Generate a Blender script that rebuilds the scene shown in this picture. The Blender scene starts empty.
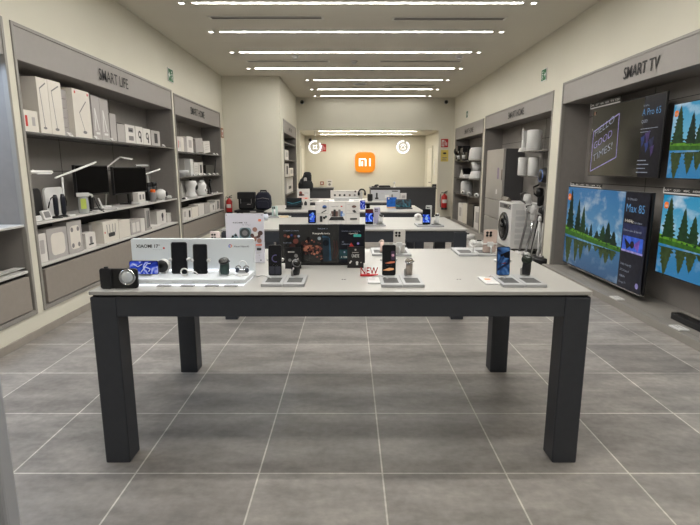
import bpy, bmesh, math, random
from mathutils import Vector, Matrix
random.seed(7)
PI = math.pi
scn = bpy.context.scene
COL = scn.collection
scn.view_settings.view_transform = 'Standard'
scn.view_settings.look = 'None'

# ------------------------------------------------------------ measuring (real depths)
FPX, TH, CAMZ = 496.4, .1887, 1.4605
CT, ST = math.cos(TH), math.sin(TH)
def Yof(px, X, z):                      # depth of a point of known side plane X and height z
    return (X / ((px - 350) / FPX) + ST * (z - CAMZ)) / CT
def zof(py, Y):                         # height of a point of known depth Y
    w = -(py - 262.5) / FPX
    return CAMZ + Y * (w * CT - ST) / (CT + w * ST)
def xat(px, Y, z):                      # sideways place of a point of known depth and height
    return (px - 350) / FPX * (CT * Y - ST * (z - CAMZ))
def tz(px, py, z):                      # where a point of known height z stands
    w = -(py - 262.5) / FPX
    Y = (z - CAMZ) * (CT + w * ST) / (w * CT - ST)
    return xat(px, Y, z), Y

# ------------------------------------------------------------ materials
def lin(c):
    return tuple(((v / 255) / 12.92 if v / 255 <= .04045 else ((v / 255 + .055) / 1.055) ** 2.4) for v in c)
MATS = {}
def mat(name, rgb, rough=.5, metal=0, emit=0, noise=.0, scale=8, coat=0, alpha=1, trans=0, bump=0):
    if name in MATS: return MATS[name]
    m = bpy.data.materials.new(name); m.use_nodes = True
    nt = m.node_tree; b = nt.nodes['Principled BSDF']
    c = lin(rgb) + (1,)
    b.inputs['Base Color'].default_value = c
    b.inputs['Roughness'].default_value = rough
    b.inputs['Metallic'].default_value = metal
    if coat: b.inputs['Coat Weight'].default_value = coat; b.inputs['Coat Roughness'].default_value = .08
    if trans: b.inputs['Transmission Weight'].default_value = trans
    if alpha < 1: b.inputs['Alpha'].default_value = alpha
    if emit:
        b.inputs['Emission Color'].default_value = c; b.inputs['Emission Strength'].default_value = emit
        if emit > .5: b.inputs['Base Color'].default_value = tuple(v * .12 for v in c[:3]) + (1,)
    if noise or bump:
        tc = nt.nodes.new('ShaderNodeTexCoord'); n = nt.nodes.new('ShaderNodeTexNoise')
        n.inputs['Scale'].default_value = scale; n.inputs['Detail'].default_value = 5
        nt.links.new(tc.outputs['Object'], n.inputs['Vector'])
    if noise:
        r = nt.nodes.new('ShaderNodeValToRGB')
        r.color_ramp.elements[0].position = .3; r.color_ramp.elements[1].position = .7
        r.color_ramp.elements[0].color = tuple(v * (1 - noise) for v in c[:3]) + (1,)
        r.color_ramp.elements[1].color = tuple(min(1, v * (1 + noise)) for v in c[:3]) + (1,)
        nt.links.new(n.outputs['Fac'], r.inputs['Fac']); nt.links.new(r.outputs['Color'], b.inputs['Base Color'])
    if bump:
        bp = nt.nodes.new('ShaderNodeBump'); bp.inputs['Strength'].default_value = bump; bp.inputs['Distance'].default_value = .004
        nt.links.new(n.outputs['Fac'], bp.inputs['Height']); nt.links.new(bp.outputs['Normal'], b.inputs['Normal'])
    MATS[name] = m
    return m
def glow(name, rgb, s):                 # plain emitter (lamps, screens)
    return mat(name, rgb, .3, 0, s)
WALLC = mat('cream_paint', (210, 206, 191), .75, noise=.02, scale=1.5, bump=.04)
CEILC = mat('ceiling_paint', (214, 209, 196), .8, noise=.015, scale=1.2)
TAUPE = mat('taupe_panel', (130, 125, 121), .5, noise=.03, scale=14)
TAUPEH = mat('taupe_header', (146, 141, 137), .5, noise=.02, scale=14)
TAUPEF = mat('taupe_frame', (138, 134, 128), .4, noise=.02, scale=10)
DRAWER = mat('drawer_front_laminate', (142, 134, 126), .5, noise=.03, scale=20)
BACKP = mat('back_panel_taupe', (128, 123, 119), .55, noise=.03, scale=9)
BLACKB = mat('black_back_board', (26, 25, 25), .6, noise=.1, scale=9)
SHELFM = mat('pale_shelf_edge', (196, 194, 190), .35, noise=.02, scale=10)
SHELFD = mat('dark_glass_shelf', (96, 94, 93), .25, noise=.03, scale=10)
SLATE = mat('slate_table_paint', (45, 48, 54), .42, noise=.05, scale=30)
TOPW = mat('white_table_laminate', (157, 155, 150), .32, noise=.012, scale=5)
GAP = mat('black_gap', (12, 12, 13), .8, noise=.1)
WHITE = mat('white_plastic', (214, 213, 211), .35, noise=.01)
CARD = mat('white_card', (212, 208, 203), .6, noise=.02, scale=12)
CARD2 = mat('cream_card', (216, 210, 200), .6, noise=.02, scale=12)
GREYC = mat('grey_card', (170, 165, 162), .6, noise=.03, scale=12)
GREYD = mat('mid_grey_print', (120, 118, 118), .6, noise=.02)
PALEG = mat('pale_grey_plastic', (196, 196, 195), .4, noise=.02)
TRAYG = mat('grey_tray', (158, 159, 160), .4, noise=.02)
INSET = mat('inset_grey', (66, 66, 65), .6, noise=.2, scale=60)
BLACK = mat('black_plastic', (17, 17, 19), .35, noise=.1)
BLACKF = mat('black_fabric', (21, 21, 24), .85, noise=.25, scale=60, bump=.4)
NAVYF = mat('navy_fabric', (28, 30, 46), .85, noise=.25, scale=60, bump=.4)
GLOSSB = mat('black_glass', (6, 6, 9), .06, noise=.1)
CHROME = mat('brushed_steel', (190, 190, 192), .25, 1, noise=.05, scale=40)
STEEL = mat('fridge_steel', (160, 157, 152), .4, .2, noise=.06, scale=3)
RED = mat('red_enamel', (176, 24, 26), .35, noise=.05)
REDP = mat('red_print', (196, 52, 44), .6, noise=.03)
INK = mat('dark_ink', (38, 37, 38), .6, noise=.05)
GREEN = mat('exit_green', (12, 96, 48), .5, noise=.03)
YELLOW = mat('yellow_notice', (214, 190, 96), .6, noise=.03)
ORANGE = mat('orange_plastic', (240, 110, 40), .5, noise=.03)
PINK = mat('pink_phone_back', (192, 172, 162), .3, noise=.02)
SILVERP = mat('silver_phone_back', (196, 192, 186), .3, noise=.02)
LILAC = mat('lilac_phone_back', (190, 184, 206), .3, noise=.02)
MINT = mat('mint_phone_back', (188, 208, 202), .3, noise=.02)
DGREEN = mat('dark_green_strap', (44, 66, 62), .6, noise=.05)
TEAL = mat('teal_print', (50, 150, 140), .5, emit=.12, noise=.02)
def glassy(name, rgb, alpha):
    return mat(name, rgb, .08, alpha=alpha, noise=.01)
ACRYL = glassy('clear_acrylic', (240, 243, 244), .4)
ACRW = glassy('frosted_acrylic', (240, 240, 240), .75)

# ------------------------------------------------------------ mesh builder
class MB:
    def __init__(s): s.v, s.f, s.mi, s.sm, s.mats = [], [], [], [], []
    def m(s, mm):
        if mm not in s.mats: s.mats.append(mm)
        return s.mats.index(mm)
    def add(s, vs, fs, mm, smooth=False, M=None):
        o = len(s.v)
        s.v += [tuple(M @ Vector(p)) if M else tuple(p) for p in vs]
        k = s.m(mm)
        for f in fs: s.f.append(tuple(i + o for i in f)); s.mi.append(k); s.sm.append(smooth)
        return s
    def box(s, x0, x1, y0, y1, z0, z1, mm, M=None):
        v = [(x, y, z) for z in (z0, z1) for y in (y0, y1) for x in (x0, x1)]
        return s.add(v, [(0, 2, 3, 1), (4, 5, 7, 6), (0, 1, 5, 4), (2, 6, 7, 3), (0, 4, 6, 2), (1, 3, 7, 5)], mm, False, M)
    def prism(s, pts, axis, a, b, mm, M=None, smooth=False):   # pts: outline; axis z: (x,y), y: (x,z), x: (y,z)
        n = len(pts)
        def P(p, t): return {'z': (p[0], p[1], t), 'y': (p[0], t, p[1]), 'x': (t, p[0], p[1])}[axis]
        v = [P(p, a) for p in pts] + [P(p, b) for p in pts]
        f = [tuple(range(n)), tuple(range(2 * n - 1, n - 1, -1))] + [(i, i + n, (i + 1) % n + n, (i + 1) % n) for i in range(n)]
        return s.add(v, f, mm, smooth, M)
    def lathe(s, prof, c, mm, n=20, axis='z', M=None, smooth=True, sx=1, sy=1):
        v, f = [], []
        for r, h in prof:
            for i in range(n):
                a = 2 * PI * i / n; x, y = r * math.cos(a) * sx, r * math.sin(a) * sy
                v.append({'z': (c[0] + x, c[1] + y, c[2] + h), 'y': (c[0] + x, c[1] + h, c[2] + y), 'x': (c[0] + h, c[1] + x, c[2] + y)}[axis])
        for k in range(len(prof) - 1):
            for i in range(n):
                j = (i + 1) % n; f.append((k * n + i, k * n + j, k * n + n + j, k * n + n + i))
        f.append(tuple(range(n - 1, -1, -1))); f.append(tuple(range((len(prof) - 1) * n, len(prof) * n)))
        return s.add(v, f, mm, smooth, M)
    def cyl(s, c, r, h, mm, n=20, axis='z', M=None):
        return s.lathe([(r, 0), (r, h)], c, mm, n, axis, M, False) if n < 9 else s.lathe([(r * .97, 0), (r, min(.002, h * .1)), (r, h - min(.002, h * .1)), (r * .97, h)], c, mm, n, axis, M)
    def ball(s, c, r, mm, n=14, M=None, k=8):
        rx, ry, rz = r if isinstance(r, tuple) else (r, r, r)
        return s.lathe([(max(.02, math.sin(PI * i / k)), -math.cos(PI * i / k) * rz) for i in range(k + 1)], c, mm, n, 'z', M, True, rx, ry)
    def tube(s, pts, r, mm, n=8, M=None):
        pts = [Vector(p) for p in pts]; v, f = [], []
        for i, p in enumerate(pts):
            t = (pts[min(i + 1, len(pts) - 1)] - pts[max(i - 1, 0)]).normalized()
            a = t.cross(Vector((0, 0, 1)) if abs(t.z) < .9 else Vector((1, 0, 0))).normalized(); b = t.cross(a)
            rr = r[i] if isinstance(r, (list, tuple)) else r
            v += [p + a * rr * math.cos(2 * PI * j / n) + b * rr * math.sin(2 * PI * j / n) for j in range(n)]
        for k in range(len(pts) - 1):
            for j in range(n): q = (j + 1) % n; f.append((k * n + j, k * n + q, k * n + n + q, k * n + n + j))
        f.append(tuple(range(n - 1, -1, -1))); f.append(tuple(range(len(v) - n, len(v))))
        return s.add(v, f, mm, True, M)
    def ring(s, c, R, r, mm, axis='y', a0=0, a1=360, n=28, M=None):
        pts = []
        for i in range(n + 1):
            a = math.radians(a0 + (a1 - a0) * i / n); x, y = R * math.cos(a), R * math.sin(a)
            pts.append({'z': (c[0] + x, c[1] + y, c[2]), 'y': (c[0] + x, c[1], c[2] + y), 'x': (c[0], c[1] + x, c[2] + y)}[axis])
        return s.tube(pts, r, mm, 8, M)
    def build(s, name, parent=None, bevel=0, seg=2):
        me = bpy.data.meshes.new(name); me.from_pydata(s.v, [], s.f)
        for mm in s.mats: me.materials.append(mm)
        me.polygons.foreach_set('material_index', s.mi); me.polygons.foreach_set('use_smooth', s.sm)
        me.update()
        if not isinstance(s, Flat):
            bm = bmesh.new(); bm.from_mesh(me); bmesh.ops.recalc_face_normals(bm, faces=bm.faces[:]); bm.to_mesh(me); bm.free()
        o = bpy.data.objects.new(name, me); COL.objects.link(o)
        if parent: o.parent = parent
        if bevel:
            b = o.modifiers.new('bevel', 'BEVEL'); b.width = bevel; b.segments = seg; b.limit_method = 'ANGLE'; b.angle_limit = .7
        return o
def rrect(x0, x1, y0, y1, r, n=5):
    r = min(r, (x1 - x0) / 2 * .999, (y1 - y0) / 2 * .999); p = []
    for cx, cy, a in ((x1 - r, y1 - r, 0), (x0 + r, y1 - r, 90), (x0 + r, y0 + r, 180), (x1 - r, y0 + r, 270)):
        p += [(cx + r * math.cos(math.radians(a + 90 * i / n)), cy + r * math.sin(math.radians(a + 90 * i / n))) for i in range(n + 1)]
    return p
TEXTS = {}
def text_geo(t, bold=0):
    if (t, bold) not in TEXTS:
        cu = bpy.data.curves.new('lettering', 'FONT'); cu.body = t; cu.size = 1; cu.offset = bold; cu.resolution_u = 3
        ob = bpy.data.objects.new('lettering', cu); COL.objects.link(ob)
        me = bpy.data.meshes.new_from_object(ob)
        vs = [tuple(v.co) for v in me.vertices]; fs = [tuple(p.vertices) for p in me.polygons]
        bpy.data.objects.remove(ob); bpy.data.meshes.remove(me); bpy.data.curves.remove(cu)
        xs = [v[0] for v in vs]; TEXTS[(t, bold)] = (vs, fs, min(xs), max(xs))
    return TEXTS[(t, bold)]
class Flat(MB):                          # printed shapes on a face looking along -y
    def __init__(s, y=-.0006, step=.0003): super().__init__(); s.y = y; s.step = step
    def poly(s, pts, mm):
        s.y -= s.step
        a = sum(pts[i][0] * pts[(i + 1) % len(pts)][1] - pts[(i + 1) % len(pts)][0] * pts[i][1] for i in range(len(pts)))
        if a < 0: pts = pts[::-1]
        return s.add([(p[0], s.y, p[1]) for p in pts], [tuple(range(len(pts)))], mm)
    def rr(s, x0, x1, z0, z1, mm, r=0): return s.poly(rrect(x0, x1, z0, z1, r) if r else [(x0, z0), (x1, z0), (x1, z1), (x0, z1)], mm)
    def disc(s, x, z, r, mm, n=20, sz=1): return s.poly([(x + r * math.cos(2 * PI * i / n), z + r * sz * math.sin(2 * PI * i / n)) for i in range(n)], mm)
    def line(s, pts, w, mm):
        for (x0, z0), (x1, z1) in zip(pts, pts[1:]):
            L = math.hypot(x1 - x0, z1 - z0) or 1; nx, nz = -(z1 - z0) / L * w / 2, (x1 - x0) / L * w / 2
            s.poly([(x0 + nx, z0 + nz), (x0 - nx, z0 - nz), (x1 - nx, z1 - nz), (x1 + nx, z1 + nz)], mm)
        return s
    def text(s, t, x, z, h, mm, w=None, bold=0, align='c', shear=0):   # h: capital height, w: total width
        vs, fs, a, b = text_geo(t, bold); k = h / .7; kx = (w / (b - a)) if w else k
        ox = {'c': (a + b) / 2, 'l': a, 'r': b}[align]; s.y -= s.step
        return s.add([(x + (p[0] - ox) * kx, s.y, z + p[1] * k + shear * (p[0] - ox) * kx) for p in vs], fs, mm)

# ------------------------------------------------------------ things and parts
def tag(o, label, cat, group=None):
    o['label'] = label; o['category'] = cat
    if group: o['group'] = group
    return o
def thing(name, label, cat, loc=(0, 0, 0), rz=0, group=None):
    o = bpy.data.objects.new(name, None); COL.objects.link(o); o.empty_display_size = .05
    o.location = loc; o.rotation_euler = (0, 0, rz)
    return tag(o, label, cat, group)
def struct(name, mb, bevel=0):
    o = mb.build(name, None, bevel); o['kind'] = 'structure'; return o
def copy_tree(o, parent=None):
    c = o.copy(); COL.objects.link(c)
    if parent: c.parent = parent
    for ch in list(o.children): copy_tree(ch, c)
    return c
def again(src, label, loc, rz=0, group=None):
    c = copy_tree(src); c.location = loc; c.rotation_euler = (0, 0, rz); c['label'] = label
    if group: c['group'] = group
    return c
RL, RR = PI / 2, -PI / 2                 # fronts of things on the left / right wall

# ============================================================ THE SETTING
XL, XR, CEIL = -2.74, 2.92, 3.375
YF, YBL, YBR, YB = -1.6, 11.1, 14.4, 16.9
NX = -1.5                                 # side plane of the deep end behind the left return wall
# floor: concrete-look 60 cm tiles with pale joints
fm = bpy.data.materials.new('concrete_tile_floor'); fm.use_nodes = True
nt = fm.node_tree; b = nt.nodes['Principled BSDF']; N = nt.nodes.new; K = nt.links.new
tc = N('ShaderNodeTexCoord'); mp = N('ShaderNodeMapping'); mp.inputs['Location'].default_value = (1.6425, -2.1802, 0)
K(tc.outputs['Object'], mp.inputs['Vector'])
br = N('ShaderNodeTexBrick'); br.offset = 0; br.squash = 1
for k, v in (('Scale', 1), ('Mortar Size', .0042), ('Mortar Smooth', .15), ('Bias', 0), ('Brick Width', .6), ('Row Height', .6)): br.inputs[k].default_value = v
br.inputs['Color1'].default_value = lin((132, 127, 123)) + (1,); br.inputs['Color2'].default_value = lin((153, 148, 143)) + (1,)
br.inputs['Mortar'].default_value = lin((198, 194, 186)) + (1,)
K(mp.outputs['Vector'], br.inputs['Vector'])
n1 = N('ShaderNodeTexNoise'); n1.inputs['Scale'].default_value = 2.6; n1.inputs['Detail'].default_value = 8; n1.inputs['Roughness'].default_value = .62
n2 = N('ShaderNodeTexNoise'); n2.inputs['Scale'].default_value = 26; n2.inputs['Detail'].default_value = 6
mp2 = N('ShaderNodeMapping'); mp2.inputs['Scale'].default_value = (1, 2.2, 1); K(tc.outputs['Object'], mp2.inputs['Vector'])
K(mp2.outputs['Vector'], n1.inputs['Vector']); K(tc.outputs['Object'], n2.inputs['Vector'])
r1 = N('ShaderNodeValToRGB'); r1.color_ramp.elements[0].position = .32; r1.color_ramp.elements[1].position = .7
r1.color_ramp.elements[0].color = (.66, .66, .66, 1); r1.color_ramp.elements[1].color = (1.26, 1.25, 1.24, 1)
r2 = N('ShaderNodeValToRGB'); r2.color_ramp.elements[0].position = .35; r2.color_ramp.elements[1].position = .65
r2.color_ramp.elements[0].color = (.9, .9, .9, 1); r2.color_ramp.elements[1].color = (1.06, 1.06, 1.06, 1)
K(n1.outputs['Fac'], r1.inputs['Fac']); K(n2.outputs['Fac'], r2.inputs['Fac'])
x1 = N('ShaderNodeMix'); x1.data_type = 'RGBA'; x1.blend_type = 'MULTIPLY'; x1.inputs['Factor'].default_value = 1
x2 = N('ShaderNodeMix'); x2.data_type = 'RGBA'; x2.blend_type = 'MULTIPLY'; x2.inputs['Factor'].default_value = 1
K(br.outputs['Color'], x1.inputs[6]); K(r1.outputs['Color'], x1.inputs[7])
K(x1.outputs[2], x2.inputs[6]); K(r2.outputs['Color'], x2.inputs[7]); K(x2.outputs[2], b.inputs['Base Color'])
b.inputs['Roughness'].default_value = .42
bp = N('ShaderNodeBump'); bp.inputs['Strength'].default_value = .12; bp.inputs['Distance'].default_value = .003
K(n2.outputs['Fac'], bp.inputs['Height']); K(bp.outputs['Normal'], b.inputs['Normal'])
struct('floor', MB().box(-3.4, 3.6, YF, YB + .2, -.1, 0, fm))
struct('ceiling', MB().box(-3.4, 3.6, YF, YBR + .2, CEIL, CEIL + .1, CEILC))
struct('ceiling', MB().box(NX, 2.62, YBR + .201, YB + .2, 2.5, 2.6, CEILC))

# cabinet openings along each wall: (near, far, bottom, top)
LCABS = [(1.2, 4.19, .205, 2.63), (4.28, 7.95, .205, 2.63), (8.03, 10.82, .205, 2.60)]
RCABS = [(2.6, 7.12, .0, 2.60), (7.42, 11.06, .0, 2.55), (11.2, 14.12, .0, 2.52)]
def pierced(side, face, back, y0, y1, holes, mm):
    m = MB(); a, c = min(face, back), max(face, back); y = y0
    for (n, f, lo, hi) in holes:
        m.box(a, c, y, n, 0, CEIL, mm)
        if lo > 0: m.box(a, c, n, f, 0, lo, mm)
        m.box(a, c, n, f, hi, CEIL, mm); y = f
    m.box(a, c, y, y1, 0, CEIL, mm)
    return struct('wall_' + side, m)
pierced('left', XL, XL - .6, YF, YBL + .3, LCABS, WALLC)
pierced('right', XR, XR + .6, YF, YBR + .3, RCABS, WALLC)
# return wall on the left and the deep end beyond it
struct('wall_back_left', MB().box(XL, NX, YBL, YBL + .15, 0, CEIL, WALLC))
GN, GF = 11.5, 14.12                      # niche cabinet in the side of the deep end
m = MB(); m.box(NX - .15, NX, YBL + .15, GN, 0, CEIL, WALLC); m.box(NX - .15, NX, GF, YBR, 0, CEIL, WALLC)
m.box(NX - .15, NX, GN, GF, 2.55, CEIL, WALLC); struct('wall_niche', m)
m = MB(); m.box(NX - .15, XR, YBR, YBR + .2, 2.5, CEIL, WALLC)
m.box(2.5, XR, YBR, YBR + .2, 0, 2.5, WALLC); m.box(NX - .15, NX + .08, YBR, YBR + .2, 0, 2.5, WALLC)
struct('wall_back_right', m)
struct('wall_back', MB().box(NX - .1, 2.7, YB, YB + .2, 0, 2.5, WALLC))
struct('wall_alcove_left', MB().box(NX - .15, NX, YBR + .2, YB, 0, 2.5, WALLC))
struct('wall_alcove_right', MB().box(2.5, 2.65, YBR + .2, YB, 0, 2.5, WALLC))
SKIRT = mat('tile_skirting', (150, 143, 134), .5, noise=.08, scale=9)
struct('baseboard_left', MB().box(XL, XL + .012, YF, YBL, 0, .07, SKIRT), .003)
struct('baseboard_back', MB().box(XL + .012, NX, YBL - .012, YBL, 0, .07, SKIRT), .003)
struct('baseboard_right', MB().box(XR - .012, XR, 7.2, 7.41, 0, .07, SKIRT), .003)
struct('baseboard_far', MB().box(2.5, XR, YBR - .012, YBR, 0, .07, SKIRT), .003)
DOORW = mat('white_door_paint', (226, 221, 206), .5, noise=.02)
for i, (xw, sgn) in enumerate(((NX, 1), (2.5, -1))):
    d = struct('door_%d' % (i + 1), MB().box(min(xw, xw + sgn * .03), max(xw, xw + sgn * .03), 15.3, 16.2, 0, 2.05, DOORW), .005)
    fr = MB()
    for y0, y1, z0, z1 in ((15.24, 15.3, 0, 2.11), (16.2, 16.26, 0, 2.11), (15.3, 16.2, 2.05, 2.11)):
        fr.box(min(xw, xw + sgn * .04), max(xw, xw + sgn * .04), y0, y1, z0, z1, WALLC)
    fr.build('door_frame', d, .004)
    h = MB(); h.tube([(xw + sgn * .03, 15.38, 1.02), (xw + sgn * .08, 15.38, 1.02), (xw + sgn * .08, 15.5, 1.02)], .011, CHROME); h.build('door_handle', d)

# ============================================================ CEILING FITTINGS
LEDM = glow('led_diffuser', (255, 252, 246), 94)
LEDF = mat('led_housing_white', (225, 222, 214), .5, noise=.02)
ROWS = [(.1 - 1.3 + 1.3 * k) for k in range(0)] + [.3, 1.5, 2.62, 3.85, 5.03, 6.33, 7.6, 8.88, 10.27, 11.58, 12.9, 14.08]
def led(name, label, x0, x1, y, z=CEIL, w=.038, group=None, s=LEDM):
    t = thing(name, label, 'light', ((x0 + x1) / 2, y, z), 0, group); L = (x1 - x0) / 2
    h = MB()
    for a, c_, d, e in ((-L - .012, L + .012, -w / 2 - .012, -w / 2), (-L - .012, L + .012, w / 2, w / 2 + .012), (-L - .012, -L, -w / 2, w / 2), (L, L + .012, -w / 2, w / 2)):
        h.box(a, c_, d, e, -.006, 0, LEDF)
    h.build('housing', t)
    MB().box(-L, L, -w / 2, w / 2, -.004, 0, s).build('diffuser', t)
    return t
ORD = ['nearest', 'second', 'third', 'fourth', 'fifth', 'sixth', 'seventh', 'eighth']
vis = 0
for y in ROWS:
    long_ = y < 11
    if y > 5.5:
        lab = ('long white linear ceiling light, %s from the entrance' if long_ else 'short white linear ceiling light over the back tables, %s from the entrance') % ORD[vis]
    else: lab = 'white linear ceiling light above the entrance end, %s from the door' % ORD[ROWS.index(y)]
    led('linear_ceiling_light', lab, -1.86 if long_ else -.8, 2.04, y, group='linear ceiling lights', s=LEDM if y < 12 else glow('led_diffuser_rear', (255, 252, 246), 60 if y < 13.5 else 24) if y < 13.5 else glow('led_diffuser_last', (255, 252, 246), 22))
    if y > 5.5:
        for sx, xx in (('left', -1.99 if long_ else -.95), ('right', 2.17)):
            t = thing('recessed_spotlight', 'small square spotlight off the %s end of the %s ceiling light' % (sx, ORD[vis]), 'spotlight', (xx, y, CEIL), 0, 'small spotlights beside the linear lights')
            MB().box(-.045, .045, -.045, .045, -.008, 0, LEDF).build('housing', t, .002)
            MB().box(-.026, .026, -.024, .024, -.0105, -.008, glow('spot_lens', (255, 250, 240), 8)).build('lens', t)
        vis += 1
for k, (x0, x1, y) in enumerate(((-.92, 1.93, 14.83), (-.94, 1.95, 16.2))):
    led('alcove_ceiling_light', 'thin linear light in the alcove ceiling, the %s one' % ('front', 'rear')[k], x0, x1, y, 2.5, .04, 'alcove linear lights', glow('alcove_diffuser', (255, 249, 234), 95))
VENTD = mat('vent_dark_slot', (44, 42, 41), .7, noise=.05)
for k, (x0, x1, y, lab) in enumerate(((-1.83, -.34, 6.92, 'long dark slot air vent, front left'), (.55, 2.04, 6.97, 'long dark slot air vent, front right'),
        (-1.9, -.37, 9.62, 'long dark slot air vent, further back on the left'), (.53, 2.05, 9.62, 'long dark slot air vent, further back on the right'),
        (.78, 2.04, 12.3, 'slim slot air vent between the short back lights'))):
    t = thing('slot_air_vent', lab + ', set in the ceiling', 'air vent', ((x0 + x1) / 2, y, CEIL), 0, 'slot air vents'); L = (x1 - x0) / 2
    f = MB()
    for a, c_, d, e in ((-L, L, -.075, -.055), (-L, L, .055, .075), (-L, -L + .03, -.055, .055), (L - .03, L, -.055, .055), (-L, L, -.006, .006)): f.box(a, c_, d, e, -.007, 0, LEDF)
    f.build('frame', t); MB().box(-L + .03, L - .03, -.055, .055, -.003, 0, VENTD).build('slot', t)
for k, (x, y, r, lab) in enumerate(((.23, 12.1, .17, 'large round white smoke detector near the short back lights'), (-.95, 9.15, .07, 'small round ceiling detector left of the middle'),
        (.075, 9.62, .06, 'small round ceiling detector in the middle, between two vents'), (1.91, 9.2, .07, 'small round ceiling detector near the right end of a long light'))):
    t = thing('smoke_detector', lab, 'detector', (x, y, CEIL)); MB().lathe([(r * .97, -.02), (r, -.012), (r, 0)], (0, 0, 0), WHITE).build('base', t)
    MB().lathe([(r * .4, -.05), (r * .62, -.042), (r * .7, -.02)], (0, 0, 0), PALEG).build('sensor', t)
def camera_dome(x, y, z, lab):
    t = thing('security_camera', lab, 'camera', (x, y, z)); MB().lathe([(.06, -.0), (.06, -.02), (.04, -.03)], (0, 0, 0), PALEG, axis='y').build('mount', t)
    MB().ball((0, -.05, 0), .05, BLACK).build('dome', t)
camera_dome(-1.33, YBR, 3.25, 'black dome security camera high on the wall, left of the alcove')
camera_dome(2.67, YBR, 3.25, 'black dome security camera high on the wall, right of the alcove')
camera_dome(-1.32, YB, 2.36, 'small black security camera inside the alcove, behind the left ring lamp')

# ring lamps hanging at the front of the alcove
RINGM = glow('ring_lamp_white', (252, 252, 255), 1.5)
def ring_lamp(px, py, lab, kind):
    Y = 14.75; x = xat(px, Y, 2.0); z = zof(py, Y); R = .165
    t = thing('ring_lamp', lab, 'lamp', (x, Y, z), 0, 'round neon lamps hanging in the alcove')
    MB().ring((0, 0, 0), R, .024, RINGM, 'y', *(((70, 400) if kind == 'star' else (80, 415)))).build('ring', t)
    MB().cyl((0, 0, R), .008, 2.5 - z - R, PALEG, 8).build('stem', t)
    g = MB()
    if kind == 'star':
        for a in (45, 135, 225, 315): g.tube([(.03 * math.cos(math.radians(a)), 0, .03 * math.sin(math.radians(a))), (.085 * math.cos(math.radians(a)), 0, .085 * math.sin(math.radians(a)))], .013, RINGM)
        g.ring((0, 0, 0), .045, .009, RINGM)
    else:
        g.ring((0, 0, -.0), .085, .009, RINGM, 'y', 20, 160); g.tube([(-.07, 0, -.06), (-.05, 0, .0), (0, 0, .05), (.05, 0, 0), (.07, 0, -.06)], .010, RINGM)
        g.tube([(-.04, 0, -.06), (.04, 0, -.06)], .010, RINGM)
    g.build('icon', t)
ring_lamp(315, 147, 'white ring lamp with a cross-shaped icon hanging in the alcove', 'star')
ring_lamp(403, 147, 'white ring lamp with an arch-shaped icon hanging in the alcove', 'arch')

# the orange sign on the back wall
sx, sz = .5, zof(162.3, 16.87)
t = thing('logo_sign', 'glowing orange rounded-square sign with white letters on back wall', 'sign', (sx, YB, sz))
def squircle(a, n=48, e=4.2):
    return [(a * math.copysign(abs(math.cos(q)) ** (2 / e), math.cos(q)), a * math.copysign(abs(math.sin(q)) ** (2 / e), math.sin(q))) for q in (2 * PI * i / n for i in range(n))]
MB().prism(squircle(.335), 'y', -.08, -.0, glow('logo_orange', (255, 150, 26), .86)).build('sign_body', t, .008)
g = MB(); LW = glow('logo_white', (255, 250, 240), 1.6); hgt, bw = .125, .052
g.prism([(-.205, -hgt), (-.205 + bw, -hgt), (-.205 + bw, hgt - .045), (-.03, hgt - .045), (-.005, hgt - .068), (-.005, -hgt), (-.005 + bw, -hgt), (-.005 + bw, hgt - .04), (.012, hgt), (-.205, hgt)], 'y', -.09, -.079, LW)
g.box(-.205 + bw + .034, -.205 + bw + .034 + .05, -.09, -.079, -hgt, .03, LW)
g.box(.135, .135 + bw, -.09, -.079, -hgt, hgt, LW); g.build('letters', t)

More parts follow.
